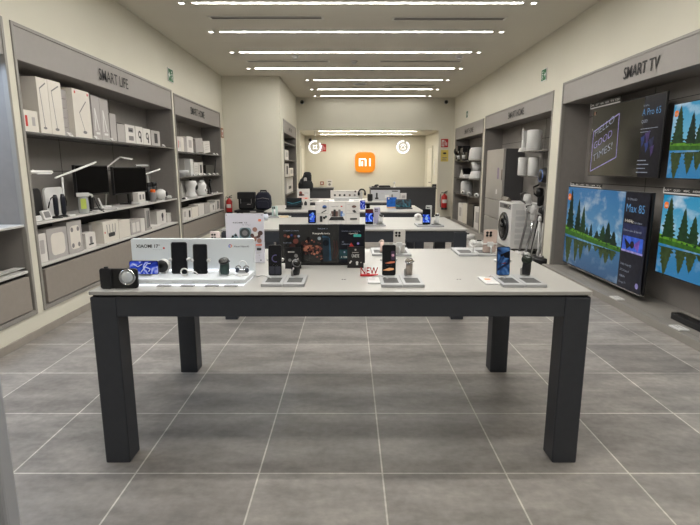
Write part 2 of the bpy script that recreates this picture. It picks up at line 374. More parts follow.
# ============================================================ SHELVING UNITS
def cabinet(label, side, near, far, lo, hi, head, depth, shelves, deck, title=None, tpx=None, drawers=1, black=None, seams=(), plinth=0, th=.075):
    W = far - near
    if side == 'L': t = thing('shelving_unit', label, 'shelving unit', (XL, (near + far) / 2, 0), RL); 
    elif side == 'R': t = thing('shelving_unit', label, 'shelving unit', (XR, (near + far) / 2, 0), RR)
    else: t = thing('shelving_unit', label, 'shelving unit', (NX, (near + far) / 2, 0), RL)
    a, c = -W / 2 + .002, W / 2 - .002; lo += .002; hi -= .002
    f = MB()                                                   # slim frame standing proud of the wall
    for x0, x1, z0, z1 in ((a, a + .03, lo, hi), (c - .03, c, lo, hi), (a + .03, c - .03, hi - .03, hi), (a + .03, c - .03, lo, lo + .04)): f.box(x0, x1, -.012, .03, z0, z1, TAUPEF)
    f.build('frame', t, .004)
    for x0, x1 in ((a, a + .02), (c - .02, c)): MB().box(x0, x1, .03, depth, lo, hi, TAUPE).build('side_panel', t)
    bk = MB().box(a + .02, c - .02, depth - .02, depth, lo, hi, BACKP)
    for z in seams: bk.box(a + .02, c - .02, depth - .0215, depth - .019, z, z + .006, GAP)
    for k in range(1, int(W / 1.2)): bk.box(a + k * W / int(W / 1.2) - .003, a + k * W / int(W / 1.2) + .003, depth - .0215, depth - .019, lo, hi, GAP)
    bk.build('back_panel', t)
    if black: MB().box(a + .02, c - .02, depth - .03, depth - .022, black[0], black[1], BLACKB).build('black_rail_panel', t)
    hd = MB().box(a + .03, c - .03, -.004, .03, head, hi - .03, TAUPEH); hd.box(a + .05, c - .05, .03, depth - .02, head, head + .03, TAUPE)
    h = hd.build('header', t, .003)
    MB().box(a + .05, c - .05, -.001, .031, hi - .032, hi - .022, GAP).build('shadow_gap', t)
    if title:
        g = MB(); vs, fs, p, q = text_geo(title, .004); hh, ww, cx = tpx; k = hh / .7; kx = ww / (q - p)
        g.add([(cx + (v[0] - (p + q) / 2) * kx, -.012, (head + hi - .03) / 2 - hh / 2 + v[1] * k) for v in vs], fs, INK)
        g.add([(cx + (v[0] - (p + q) / 2) * kx, -.004, (head + hi - .03) / 2 - hh / 2 + v[1] * k) for v in vs], fs, INK)
        g.build('lettering', h)
    for z, d0, x0, x1, mm in shelves:
        MB().box(x0 if x0 is not None else a + .02, x1 if x1 is not None else c - .02, d0, depth - .03, z - .02, z, mm).build('shelf', t, .003)
    if deck:
        MB().box(a + .05, c - .05, .0, depth - .02, deck - .022, deck, SHELFM).build('deck', t, .003)
        MB().box(a + .05, c - .05, .03, .05, lo + .04, deck - .022, GAP).build('drawer_recess', t)
        n = drawers; w = (W - .13) / n
        for k in range(n):
            MB().box(a + .065 + k * w + .004, a + .065 + (k + 1) * w - .004, -.012, .028, lo + .05, deck - .05, DRAWER).build('drawer', t, .004)
    return t
cabinet('taupe wall shelving unit cut off by the left edge of the picture', 'L', *LCABS[0], 2.34, .42, [(.99, .0, None, None, SHELFM)], .6, black=(.62, .96))
cabinet('long taupe wall shelving unit headed SMART LIFE', 'L', *LCABS[1], 2.335, .42, [(1.765, .0, None, None, SHELFD), (.985, .0, None, None, SHELFM)], .615,
        'SMART LIFE', (.12, .72, -.07), 1, (.62, .96), (1.42, 2.05))
cabinet('taupe wall shelving unit beyond the SMART LIFE unit', 'L', *LCABS[2], 2.285, .42, [(1.72, .0, None, None, SHELFD), (1.32, .0, None, None, SHELFD), (.935, .0, None, None, SHELFM)], .585,
        'SMART HOME', (.12, .82, -.17), 1, (.66, .9), (2.0,))
cabinet('narrow taupe shelving unit in the side wall left of the alcove', 'N', GN, GF, .0, 2.54, 2.25, .42, [(1.645, .0, None, None, SHELFD), (1.24, .0, None, None, SHELFD), (.83, .0, None, None, SHELFD), (2.05, .0, None, None, SHELFD)], .4, 'SMART HOME', (.09, .6, 0), 1)
D = cabinet('long taupe wall unit headed SMART TV with televisions', 'R', *RCABS[0], 2.315, .40, [], None, 'SMART TV', (.12, .62, -.39), 1, None, (1.25, 2.14))
E_ = cabinet('taupe wall unit headed SMART HOME with refrigerator and washing machine', 'R', *RCABS[1], 2.275, .40,
        [(1.735, .06, .5, None, SHELFD), (1.325, .06, .45, 1.36, SHELFD)], None, 'SMART HOME', (.115, .85, .19), 1, None, (1.95,))
F_ = cabinet('furthest taupe wall shelving unit on the right headed SMART HOME', 'R', *RCABS[2], 2.215, .40,
        [(1.64, .0, None, None, SHELFD), (1.2, .0, None, None, SHELFD), (.78, .0, None, None, SHELFD)], None, 'SMART HOME', (.115, .9, .11), 1, None, (2.0,))
# low ledge under the televisions and under the appliances
struct('trim_1', MB().box(2.82, XR - .021, 2.0, 7.16, 0, .075, TAUPEF).box(XR - .021, XR + .38, 2.625, 7.095, .042, .0755, TAUPEF), .004)

# ============================================================ SHELF GOODS
def print_on(fl, style, w, h):
    a = min(w, h)
    if style == 'lamp':
        fl.line([(-w * .28, h * .80), (w * .3, h * .92)], .012, GREYD); fl.line([(-w * .28, h * .80), (-w * .1, h * .12)], .008, GREYD); fl.disc(-w * .1, h * .1, w * .16, GREYD, sz=.4)
    elif style == 'lampred':
        fl.line([(-w * .18, h * .52), (w * .25, h * .78)], .012, GREYD); fl.line([(-w * .18, h * .52), (w * .05, h * .14)], .008, GREYD)
        fl.disc(-w * .36, h * .93, .014, REDP); fl.disc(w * .38, h * .93, .014, REDP); fl.disc(w * .05, h * .12, w * .12, GREYD, sz=.4)
    elif style == 'nlamp':
        fl.line([(-w * .22, h * .2), (-w * .16, h * .72), (w * .2, h * .22)], .018, WHITE); fl.rr(-w * .2, w * .28, h * .12, h * .17, WHITE)
    elif style == 'two':
        fl.rr(-w * .2, w * .3, h * .6, h * .85, GREYD, .01); fl.rr(-w * .2, w * .3, h * .15, h * .4, GREYD, .01); fl.rr(-w * .15, w * .2, h * .65, h * .75, INK)
    elif style == 'hook':
        fl.disc(w * .05, h * .55, a * .22, INK); fl.disc(w * .05, h * .55, a * .12, CARD); fl.rr(w * .1, w * .25, h * .12, h * .5, INK)
    elif style == 'scale':
        fl.rr(-w * .34, w * .36, h * .12, h * .84, CARD2, .05)
    elif style == 'dots':
        fl.rr(-w * .34, w * .36, h * .12, h * .86, CARD2, .05)
        for px in (-.2, .22):
            for pz in (.24, .74): fl.disc(w * px, h * pz, .024, GREYD)
    elif style == 'router':
        fl.rr(-w * .2, w * .24, h * .24, h * .44, INK, .03)
        for q in (-.24, -.09, .09, .25): fl.line([(w * q, h * .4), (w * q * 1.15, h * .84)], .013, GREYD)
        fl.disc(-w * .42, h * .5, .012, REDP)
    elif style == 'phone':
        fl.rr(-w * .1, w * .26, h * .25, h * .8, INK, .02); fl.line([(-w * .3, h * .15), (w * .3, h * .15)], .01, GREYD)
    elif style == 'stand':
        fl.rr(-w * .1, w * .15, h * .3, h * .75, GREYD, .01); fl.rr(-w * .22, w * .26, h * .2, h * .3, INK)
    elif style == 'frame':
        fl.rr(-w * .36, -w * .03, h * .15, h * .85, CARD, .01); fl.rr(w * .05, w * .38, h * .15, h * .85, CARD, .01)
    elif style == 'mic':
        fl.disc(w * .1, h * .62, a * .2, INK); fl.rr(w * .05, w * .16, h * .22, h * .55, INK)
    elif style == 'redtext':
        fl.rr(-w * .3, -w * .16, h * .25, h * .75, REDP); fl.rr(w * .1, w * .3, h * .3, h * .7, GREYC)
    elif style == 'bar':
        fl.rr(-w * .2, w * .1, h * .1, h * .9, GREYD, .01); fl.rr(w * .15, w * .3, h * .15, h * .9, INK)
    elif style == 'dark':
        fl.rr(-w * .18, w * .2, h * .18, h * .82, INK, .01)
    elif style == 'lines':
        for q in (.3, .5, .7): fl.rr(-w * .3, w * .3, h * q, h * q + .008, GREYC)
    elif style == 'pale':
        fl.rr(-w * .25, w * .25, h * .3, h * .78, GREYC, .01)
def carton(label, loc, w, d, h, rz, mm=CARD, style=None, name='product_box', cat='box', group=None, lean=0, seamtop=True):
    t = thing(name, label, cat, loc, rz, group)
    M = Matrix.Translation((0, 0, abs(math.sin(lean)) * w / 2)) @ Matrix.Rotation(lean, 4, 'Y') if lean else None
    b = MB().box(-w / 2, w / 2, -d / 2, d / 2, 0, h, mm, M)
    b.build('box_body', t, min(.003, w * .04))
    if style:
        fl = Flat(-d / 2 - .0008); fl.rr(-w * .49, w * .49, h * .01, h * .99, mm); print_on(fl, style, w, h)
        if M: fl.v = [tuple(M @ Vector(p)) for p in fl.v]
        fl.build('printed_picture', t)
    if h > .12 and d > .08:
        tp = MB().box(-w / 2 + .004, w / 2 - .004, -.003, .003, h, h + .0012, GREYC, M); tp.build('lid_seam', t)
    return t
def on_left(pxl, pxr, pyt, label, z, d, mm=CARD, style=None, X=-2.775, gap=.004, **k):
    y0, y1 = Yof(pxl, X, z), Yof(pxr, X, z); h = max(.03, zof(pyt, y0) - z)
    return carton(label, (X - d / 2, (y0 + y1) / 2, z), y1 - y0 - gap, d, h, RL, mm, style, **k)
def on_right(pxl, pxr, pyt, label, z, d, mm=CARD, style=None, X=2.955, gap=.004, **k):
    y1, y0 = Yof(pxl, X, z), Yof(pxr, X, z); h = max(.03, zof(pyt, y0) - z)
    return carton(label, (X + d / 2, (y0 + y1) / 2, z), y1 - y0 - gap, d, h, RR, mm, style, **k)
def L_at(px, z, X=-2.82): return (X, Yof(px, X, z), z)
def R_at(px, z, X=3.0): return (X, Yof(px, X, z), z)

z = 1.766
on_left(23, 39.5, 108.6, 'small white box with red print, nearest on the SMART LIFE top shelf', z, .16, CARD2, 'redtext')
on_left(41.5, 52.6, 76, 'tall white lamp box, first of the tall pair on the SMART LIFE top shelf', z, .25, CARD2, 'lamp')
on_left(52.7, 65.5, 79, 'tall white lamp box, second of the tall pair on the SMART LIFE top shelf', z, .25, CARD2, 'lamp')
y0, y1 = Yof(66.5, -2.79, z), Yof(76, -2.79, z); hh = .088
for k in range(5):
    carton('slim grey box in the stack beside the tall lamp boxes, %s' % ['bottom of five', 'second from the bottom', 'in the middle', 'second from the top', 'top of five'][k], (-2.945, (y0 + y1) / 2, z + k * (hh + .003)), y1 - y0 - .02, .22, hh, RL, GREYC, 'lines', group='stack of slim grey boxes')
on_left(76.2, 93, 87.5, 'wide white lamp box with two red dots on the SMART LIFE top shelf', z, .25, CARD2, 'lampred')
on_left(94.5, 102.4, 95, 'grey box with folded white lamp picture, nearer one of two', z, .22, GREYC, 'nlamp')
on_left(102.5, 110.5, 98, 'grey box with folded white lamp picture, farther one of two', z, .22, GREYC, 'nlamp')
on_left(111.5, 117.5, 113, 'narrow grey box next to the folded lamp pair on the top shelf', z, .18, GREYC, 'pale')
on_left(118.2, 126, 123.5, 'plain grey box in the middle of the SMART LIFE top shelf', z, .2, GREYC, None)
on_left(126.2, 136, 124, 'white box with two dark pictures one above the other', z, .2, CARD, 'two')
on_left(136.4, 143.6, 126, 'white box with round black hook picture, nearer one of two', z, .18, CARD, 'hook')
on_left(143.8, 151, 128, 'white box with round black hook picture, farther one of two', z, .18, CARD, 'hook')
on_left(152, 160.5, 130, 'grey box with dark phone picture, last box on the SMART LIFE top shelf', z, .18, GREYC, 'dark')
def price_tag(label, loc, rz, group, w=.07, mm=WHITE):
    t = thing('price_tag', label, 'price tag', loc, rz, group)
    MB().prism([(-.02, 0), (.02, 0), (.012, .034), (.009, .034)], 'x', -w / 2, w / 2, mm).build('holder', t)
    f = Flat(0); f.rr(-w * .3, w * .2, .008, .014, GREYD); f.rr(-w * .3, w * .32, .02, .024, GREYC)
    f.v = [(p[0], -.0205 + (p[2] / .034) * .008 + p[1], p[2]) for p in f.v]; f.build('printed_text', t)
    return t
for px, lab in ((70, 'below the slim grey stack'), (96.5, 'below the folded lamp boxes'), (112.5, 'below the narrow grey box'), (164, 'past the last box')):
    price_tag('white price tag on the SMART LIFE top shelf edge, ' + lab, (-2.745 - .016, Yof(px, -2.76, z), z), RL, 'price tags on the top shelf')

# -- SMART LIFE middle shelf
z = .986
def body_scale(px0, px1, pyt, label, mm, X=-2.98):
    y0, y1 = Yof(px0, X, z + .2), Yof(px1, X, z + .2); w = y1 - y0; h = zof(pyt, (y0 + y1) / 2) - z - .002
    t = thing('body_scale', label, 'scale', (X, (y0 + y1) / 2, z), RL)
    M = Matrix.Rotation(-.05, 4, 'X')
    MB().prism(rrect(-w / 2, w / 2, .001, h, .05), 'y', -.012, .012, mm, M).build('platform', t, .004)
    s = MB(); s.box(-.05, .05, -.02, .09, 0, .012, ACRYL); s.build('display_foot', t)
body_scale(33, 41.5, 188, 'dark grey rounded bathroom scale standing upright at near end of shelf', mat('scale_dark', (30, 30, 32), .35, noise=.03), -2.88)
body_scale(45, 64, 187, 'white rounded bathroom scale standing upright on the SMART LIFE shelf', WHITE, -2.9)
def tabletop_display(px, label, w, h, kind, X=-2.8):
    t = thing('desk_thermometer', label, 'thermometer', L_at(px, z, X), RL)
    M = Matrix.Rotation(-.3, 4, 'X')
    MB().prism(rrect(-w / 2, w / 2, 0, h, .012), 'y', -.012, .012, WHITE, M).build('body', t, .003)
    f = Flat(-.0125); f.rr(-w * .36, w * .36, h * .2, h * .85, kind, .006); f.v = [tuple(M @ Vector(p)) for p in f.v]; f.build('display', t)
    MB().box(-w * .3, w * .3, .0, .05, 0, .01, WHITE).build('foot', t)
tabletop_display(48, 'small white desk thermometer with grey display before the white scale', .12, .09, GREYD)
tabletop_display(38.5, 'small white low device at the near end of SMART LIFE shelf', .1, .05, PALEG)
def cable_bar(px, label, flip=1, X=-2.82):
    t = thing('hair_trimmer', label, 'trimmer', L_at(px, z, X), RL)
    MB().lathe([(.05, 0), (.05, .012), (.02, .02)], (0, 0, 0), BLACK).build('charging_base', t)
    MB().lathe([(.015, .02), (.022, .04), (.023, .18), (.017, .215), (.012, .222)], (0, 0, 0), mat('navy_black', (24, 26, 38), .3, noise=.05), 14).build('body', t)
    MB().tube([(0, 0, .19), (-.03 * flip, 0, .205), (-.07 * flip, 0, .19), (-.1 * flip, 0, .15), (-.108 * flip, .01, .1)], .006, BLACK).build('cord', t)
cable_bar(57.3, 'black upright trimmer with curved cord before the white scale', 1)
cable_bar(64.5, 'black upright trimmer beside the white desk lamp stem', -.6)
def desk_lamp(label, base, pts, head, hw=.0095, stem=.010):
    t = thing('desk_lamp', label, 'desk lamp', base, 0)
    B = Vector(base)
    MB().lathe([(.062, 0), (.062, .012), (.05, .018)], (0, 0, 0), WHITE, 24).build('base', t)
    MB().tube([Vector(p) - B for p in pts], stem, WHITE).build('stem', t)
    a, c = Vector(head[0]) - B, Vector(head[1]) - B
    MB().tube([a, a.lerp(c, .02), a.lerp(c, .98), c], [hw * .8, hw, hw, hw * .8], mat('lamp_white', (238, 237, 233), .35, noise=.01)).build('lamp_head', t)
    MB().tube([a.lerp(c, .3) - Vector((0, 0, hw * .8)), a.lerp(c, .95) - Vector((0, 0, hw * .8))], hw * .5, glow('lamp_strip', (255, 252, 244), .9)).build('light_strip', t)
    return t
def P(px, py, X):                         # point on the side plane X seen at px,py
    Y = Yof(px, X, 1.3)
    for _ in range(4): Y = Yof(px, X, zof(py, Y))
    return (X, Y, zof(py, Y))
X = -2.84
b0 = P(65.5, 217, X); b0 = (X, b0[1], z)
desk_lamp('white desk lamp with tilted bar head beside the near monitor', b0, [(X, b0[1], z + .012), P(62, 177, X)], (P(55, 178, X), P(96, 162, -2.78)))
b0 = (-3.06, Yof(36, -3.06, z) - .05, z)
desk_lamp('white desk lamp with level bar head at the near end of shelf', b0, [(b0[0], b0[1], z + .012), (b0[0], b0[1] - .02, 1.36), P(33, 170.5, -2.86)], (P(30, 172, -2.84), P(52, 172, -2.84)), .015)
b0 = (-3.0, Yof(106, -3.0, z), z)
desk_lamp('white folding desk lamp behind the gap between both monitors', b0, [(b0[0], b0[1], z + .012), P(107, 167, -2.96), P(120, 157, -2.94)], (P(120, 157, -2.94), P(132.5, 159, -2.84)))
b0 = (-3.0, Yof(150, -3.0, z), z)
desk_lamp('white desk lamp with upward bar head past the far monitor', b0, [(b0[0], b0[1], z + .012), P(147.5, 175, -2.98)], (P(143, 175, -2.95), P(160, 169, -2.82)))
SCRD = mat('screen_dark', (12, 11, 11), .6, noise=.15, scale=3); SCRD.node_tree.nodes['Principled BSDF'].inputs['Specular IOR Level'].default_value = .02
def monitor(px0, px1, pyt, pyb, label, X=-2.92, glare=None):
    y0, y1 = Yof(px0, X, 1.4), Yof(px1, X, 1.4); zt = zof(pyt, y0); zb = zof(pyb, y0); w = y1 - y0
    t = thing('computer_monitor', label, 'monitor', (X, (y0 + y1) / 2, z), RL)
    MB().box(-w / 2, w / 2, -.012, .02, zb - z, zt - z, BLACK).build('casing', t, .004)
    MB().box(-w / 2 + .012, w / 2 - .012, -.0135, -.0121, zb - z + .02, zt - z - .012, mat('screen_dark', (15, 14, 14), .3, noise=.15, scale=3)).build('screen', t)
    MB().box(-.03, .03, .022, .05, .012, (zb + zt) / 2 - z, BLACK).build('stand_neck', t, .003)
    MB().box(-.13, .13, -.09, .11, 0, .012, BLACK).build('stand_foot', t, .004)
    return t
monitor(74, 107, 165, 197, 'black computer monitor, nearer one, behind the spray bottle')
monitor(112, 145, 167, 195.5, 'black computer monitor, farther one, on the SMART LIFE shelf')
X = -2.93; a, c = P(133.5, 165.5, X), P(145.5, 164.5, X)
t = thing('monitor_light_bar', 'pale light bar clipped on top of the farther monitor', 'lamp', ((a[0], (a[1] + c[1]) / 2, a[2] - .03)), RL); L = (c[1] - a[1]) / 2
MB().tube([(-L, -.03, .03), (L, -.03, .03)], .013, PALEG).build('bar', t); MB().box(-.03, .03, -.03, .03, 0, .025, BLACK).build('clip', t, .003)
# spray bottle, phone stand, small gadgets
t = thing('spray_bottle', 'clear bottle with white spray head and lime label on shelf', 'bottle', L_at(84.5, z, -2.82), .5)
MB().lathe([(.05, 0), (.054, .01), (.052, .12), (.045, .165), (.025, .175)], (0, 0, 0), mat('clear_bottle', (200, 204, 204), .1, alpha=.6, noise=.01), 20).build('bottle', t)
MB().prism(rrect(-.026, .026, .05, .155, .008), 'y', -.06, -.045, mat('lime_label', (190, 206, 96), .5, noise=.03)).build('label', t)
h = MB(); h.box(-.06, .06, -.03, .03, .176, .215, WHITE); h.tube([(.055, 0, .2), (.085, 0, .19), (.09, 0, .165)], .012, WHITE); h.build('spray_head', t, .01, 3)
MB().tube([(.1, 0, .175), (.12, .0, .1), (.15, 0, .03), (.19, 0, .01)], .006, BLACK).build('cord', t)
t = thing('phone_stand', 'white L-shaped stand with raised back on the SMART LIFE shelf', 'stand', L_at(109.5, z, -2.8), .35)
MB().box(-.08, .09, -.05, .05, 0, .018, WHITE).build('base_plate', t, .006)
MB().prism([(-.08, .016), (-.062, .016), (-.1, .13), (-.112, .13)], 'y', -.03, .03, WHITE).build('upright', t, .004)
for px, lab, w in ((70, 'beside the trimmers', .12), (97, 'near the front edge by the spray bottle', .1)):
    t = thing('charging_pad', 'flat white charging pad on the shelf, ' + lab, 'charger', L_at(px, z, -2.79), RL)
    MB().prism(rrect(-w / 2, w / 2, -.035, .035, .02), 'z', 0, .016, WHITE).build('pad', t, .004)
    MB().tube([(w / 2 - .005, 0, .008), (w / 2 + .03, .02, .006), (w / 2 + .035, .06, .005)], .004, PALEG).build('cord', t)
t = thing('camera_kit_box', 'white box with two dark lenses on a white plinth', 'camera', L_at(140, z, -2.81), RL)
MB().prism(rrect(-.14, .14, -.06, .06, .02), 'z', 0, .03, WHITE).build('plinth', t, .004)
MB().box(-.12, .1, -.035, .04, .03, .155, CARD).build('body', t, .006)
f = Flat(-.0355); f.rr(-.085, -.03, .06, .125, GREYD, .01); f.rr(.015, .065, .06, .125, GREYD, .01); f.build('printed_picture', t)
def flask(px, pyt, label, mm, r, cap, X=-2.86):
    p = L_at(px, z, X); h = zof(pyt, p[1]) - z
    t = thing('vacuum_flask', label, 'flask', p, RL)
    MB().lathe([(r * .95, 0), (r, .01), (r, h * .72), (r * .8, h * .78)], (0, 0, 0), mm).build('body', t)
    MB().lathe([(r * .82, h * .78), (r * .85, h * .8), (r * .85, h * .96), (r * .7, h)], (0, 0, 0), cap).build('cap', t)
flask(149.5, 182.5, 'tall black flask beside the orange bottle', BLACK, .05, BLACK, -2.95)
flask(154.3, 182, 'black bulky flask behind the orange bottle', BLACK, .06, BLACK, -3.0)
flask(153.5, 189.5, 'grey bottle with a bright orange cap on the SMART LIFE shelf', GREYD, .042, ORANGE, -2.8)
t = thing('compact_projector', 'white rounded gadget with dark lens at the far end of shelf', 'projector', L_at(161, z, -2.83), RL)
MB().ball((0, 0, .085), (.12, .08, .08), WHITE).build('body', t); MB().lathe([(.03, -.085), (.034, -.075), (.03, -.06)], (.04, 0, .09), BLACK, axis='y').build('lens', t)
MB().box(-.05, .05, -.04, .04, 0, .012, WHITE).build('foot', t, .003)
t = thing('wireless_mouse', 'small white rounded mouse at the far end of shelf', 'mouse', L_at(169, z, -2.8), RL)
MB().ball((0, 0, .03), (.07, .045, .03), PALEG).build('shell', t); MB().box(-.005, .005, -.044, -.03, .03, .045, GREYD).build('wheel', t)

# -- SMART LIFE deck
z = .617
on_left(39.5, 48.5, 235, 'narrow white box, nearest on the SMART LIFE bottom deck', z, .2, CARD, 'pale')
on_left(49.5, 69, 230, 'large grey box printed with a white scale, beside the narrow white box', z, .12, GREYC, 'scale')
on_left(69.6, 83.8, 222.5, 'large grey box printed with a four-dot scale', z, .14, GREYC, 'dots')
on_left(86.5, 96.5, 234, 'small white box with dark stand picture beside the four-dot scale box', z, .1, CARD, 'stand')
on_left(90.5, 99, 225, 'pale box with phone picture behind the small stand box', z, .1, GREYC, 'phone', X=-2.9)
on_left(104.5, 119.5, 222.5, 'white box printed with a four-antenna router', z, .16, CARD2, 'router')
on_left(120, 131, 221.5, 'plain white box next to the router box', z, .2, CARD2, None)
on_left(131.5, 141, 221.5, 'grey box with two pale framed panels on the bottom deck', z, .16, GREYC, 'frame')
on_left(141.4, 145.5, 219, 'thin white box between framed box and tall dark-striped box', z, .16, CARD, None)
on_left(146, 151, 209, 'tall box with a dark vertical stripe on the bottom deck', z, .2, GREYC, 'bar')
on_left(152, 160.5, 227, 'flat white box lying on the bottom deck', z, .2, CARD, None, X=-2.77)
on_left(157.5, 166.5, 211.5, 'white box with black round microphone picture, nearer and larger', z, .16, CARD, 'mic', X=-2.86)
on_left(167.5, 174.5, 213.5, 'white box with black round microphone picture, farther and smaller', z, .16, CARD, 'mic', X=-2.86)

# -- unit beyond: three shelves and deck
z = 1.721
for (a, c, p, lab, mm, st) in ((177.8, 181.4, 136.5, 'white book-like box, nearest on its top shelf', CARD, 'redtext'), (181.5, 184.4, 137, 'white book-like box, second on its top shelf', CARD2, None),
        (184.5, 187.4, 137, 'pale grey book-like box, third on its top shelf', GREYC, 'lines'), (187.5, 193.6, 136, 'taller white box with pale panel, fourth on its top shelf', CARD, 'pale')):
    on_left(a, c, p, lab + ' beyond SMART LIFE', z, .18, mm, st)
on_left(196.5, 203.5, 139, 'grey box leaning to the left on the top shelf beyond SMART LIFE', z, .12, GREYC, 'pale', lean=-.1)
on_left(204, 210.5, 142, 'white box leaning beside the grey leaning box on that shelf', z, .12, CARD, 'lines', lean=-.1)
for px in (214.5, 217.5):
    price_tag('white price tag at the far end of the upper shelf, %s' % ('nearer one' if px < 216 else 'farther one'), (-2.765, Yof(px, -2.76, z), z), RL, 'price tags on the second unit', .09)
z = 1.321
t = thing('glass_bowl', 'clear low glass dish near the front of the middle shelf', 'bowl', L_at(183.5, z, -2.83), RL)
MB().lathe([(.03, 0), (.05, .005), (.09, .06), (.1, .1), (.094, .1), (.08, .055), (.04, .02)], (0, 0, 0), ACRW, 24).build('dish', t); MB().lathe([(.05, 0), (.05, .006)], (0, 0, 0), PALEG).build('foot', t)
for (a, c, p, lab, mm, st, X) in ((185.3, 190.8, 158.5, 'tall white box with grey spine, nearest', CARD, 'bar', -2.9), (191.2, 194, 159, 'narrow bright white box beside the tall box', WHITE, None, -2.8),
        (194.4, 198.6, 162.5, 'short white box with printed lines', CARD, 'lines', -2.8), (198.9, 203.4, 162.5, 'short white box with dark picture, last white one', CARD, 'dark', -2.8)):
    on_left(a, c, p, lab + ' on the middle shelf beyond SMART LIFE', z, .16, mm, st, X=X)
on_left(206.3, 213.8, 165, 'black box standing on the middle shelf past the white boxes', z, .15, BLACK, None)
t = thing('stylus_stick', 'thin black stick leaning at the end of the middle shelf', 'stick', L_at(215.3, z, -2.84), RL)
MB().tube([(-.05, 0, .01), (.09, 0, .3)], .012, BLACK).build('rod', t); MB().ball((-.05, 0, .015), .016, BLACK).build('tip', t)
for k, px in enumerate((195.3, 200.5, 205.2, 210, 214.6, 218)):
    price_tag('white price tag along the middle shelf edge beyond SMART LIFE, %s from the left' % ORD[k].replace('nearest', 'first'), (-2.758, Yof(px, -2.75, z), z), RL, 'price tags on the second unit', .13)
z = .936
on_left(182, 188.2, 181, 'white framed picture box at the near end of the lower shelf', z, .05, CARD, 'pale', X=-2.95)
t = thing('electric_kettle', 'white electric kettle with black patch on the lower shelf', 'kettle', L_at(191.5, z, -2.84), RL)
MB().lathe([(.1, 0), (.11, .01), (.1, .05), (.07, .1), (.09, .17), (.11, .24), (.09, .29), (.04, .3)], (0, 0, 0), WHITE, 24).build('body', t)
MB().tube([(.08, 0, .25), (.16, 0, .26), (.17, 0, .18), (.09, 0, .12)], .018, WHITE).build('handle', t); MB().ball((.03, -.08, .19), (.06, .04, .06), BLACK).build('dial', t); MB().lathe([(.025, .3), (.02, .325)], (0, 0, 0), BLACK).build('knob', t)
t = thing('robot_toy', 'white bulky figure-like appliance beside the white kettle', 'appliance', L_at(201, z, -2.84), RL)
MB().lathe([(.09, 0), (.11, .02), (.1, .12), (.11, .2), (.08, .25), (.05, .26)], (0, 0, 0), WHITE, 24).build('body', t); MB().ball((-.05, -.03, .26), .04, WHITE).build('left_cap', t); MB().ball((.06, -.02, .25), .045, PALEG).build('right_cap', t); MB().prism(rrect(-.04, .04, .08, .13, .01), 'y', -.115, -.09, PALEG).build('panel', t)
t = thing('quadruped_gadget', 'black angular stand gadget on the lower shelf end', 'gadget', L_at(210, z, -2.88), RL)
g = MB(); g.tube([(-.1, 0, 0), (-.05, 0, .18), (.05, 0, .26)], .016, BLACK); g.tube([(.1, 0, 0), (.02, 0, .2)], .018, BLACK); g.build('legs', t); MB().ball((.07, 0, .27), (.06, .03, .03), BLACK).build('head', t); MB().box(-.13, .14, -.05, .05, 0, .012, BLACK).build('base', t)
MBx = thing('flat_gadget', 'flat black gadget at the near front corner of the lower shelf', 'gadget', L_at(184.3, z, -2.79), RL)
MB().ball((0, 0, .015), (.08, .035, .016), BLACK).build('shell', MBx); MB().box(-.03, .03, -.01, .01, .028, .034, GREYD).build('button', MBx)
for k, px in enumerate((187, 213, 218)):
    price_tag('white price tag on the lower shelf beyond SMART LIFE, %s' % ('near end', 'under the black gadget', 'far end')[k], (-2.758, Yof(px, -2.75, z), z), RL, 'price tags on the second unit', .09)
z = .587
for (a, c, p, lab, st, mm) in ((183.3, 187.4, 209.5, 'white square box, nearest', 'pale', CARD), (187.6, 192, 209, 'white box with a dark upright stripe, second', 'dark', CARD), (192.4, 198.5, 207.8, 'wide plain white box, third', None, CARD2),
        (199, 204.6, 204.5, 'tallest white box, fourth', None, CARD), (205, 210, 203.5, 'grey box with printed lines, fifth', 'lines', GREYC), (210.3, 215.5, 204, 'white box with round picture, sixth', 'mic', CARD), (216, 220, 200.5, 'narrow tall pale box, last', 'bar', CARD)):
    on_left(a, c, p, lab + ' on the deck beyond SMART LIFE', z, .18, mm, st)
# -- cut-off unit at the left edge
z = .617
for k, px in enumerate((3, 16)):
    t = thing('price_leaflet', 'flat white price leaflet lying on the deck at the left picture edge, %s' % ('nearer', 'farther')[k], 'leaflet', (-2.83, Yof(px, -2.8, z), z), RL)
    MB().box(-.09, .09, -.05, .05, 0, .004, WHITE).build('card', t); MB().box(-.07, .04, -.03, -.024, .004, .0046, GREYD).build('printed_text', t)
al = bpy.data.lights.new('added_cool_fill', 'AREA'); al.shape = 'RECTANGLE'; al.size = 2.2; al.size_y = .2; al.energy = 30; al.color = (.62, .78, 1)  # added lamp out of view, gives the unit's end panel its blue tint
ao = bpy.data.objects.new('added_cool_fill', al); COL.objects.link(ao); ao.location = (-2.95, 2.9, 2.28); ao.rotation_euler = (0, 0, PI / 2)
tag(ao, 'added unseen cool fill light below the header of the cut-off left unit', 'light')

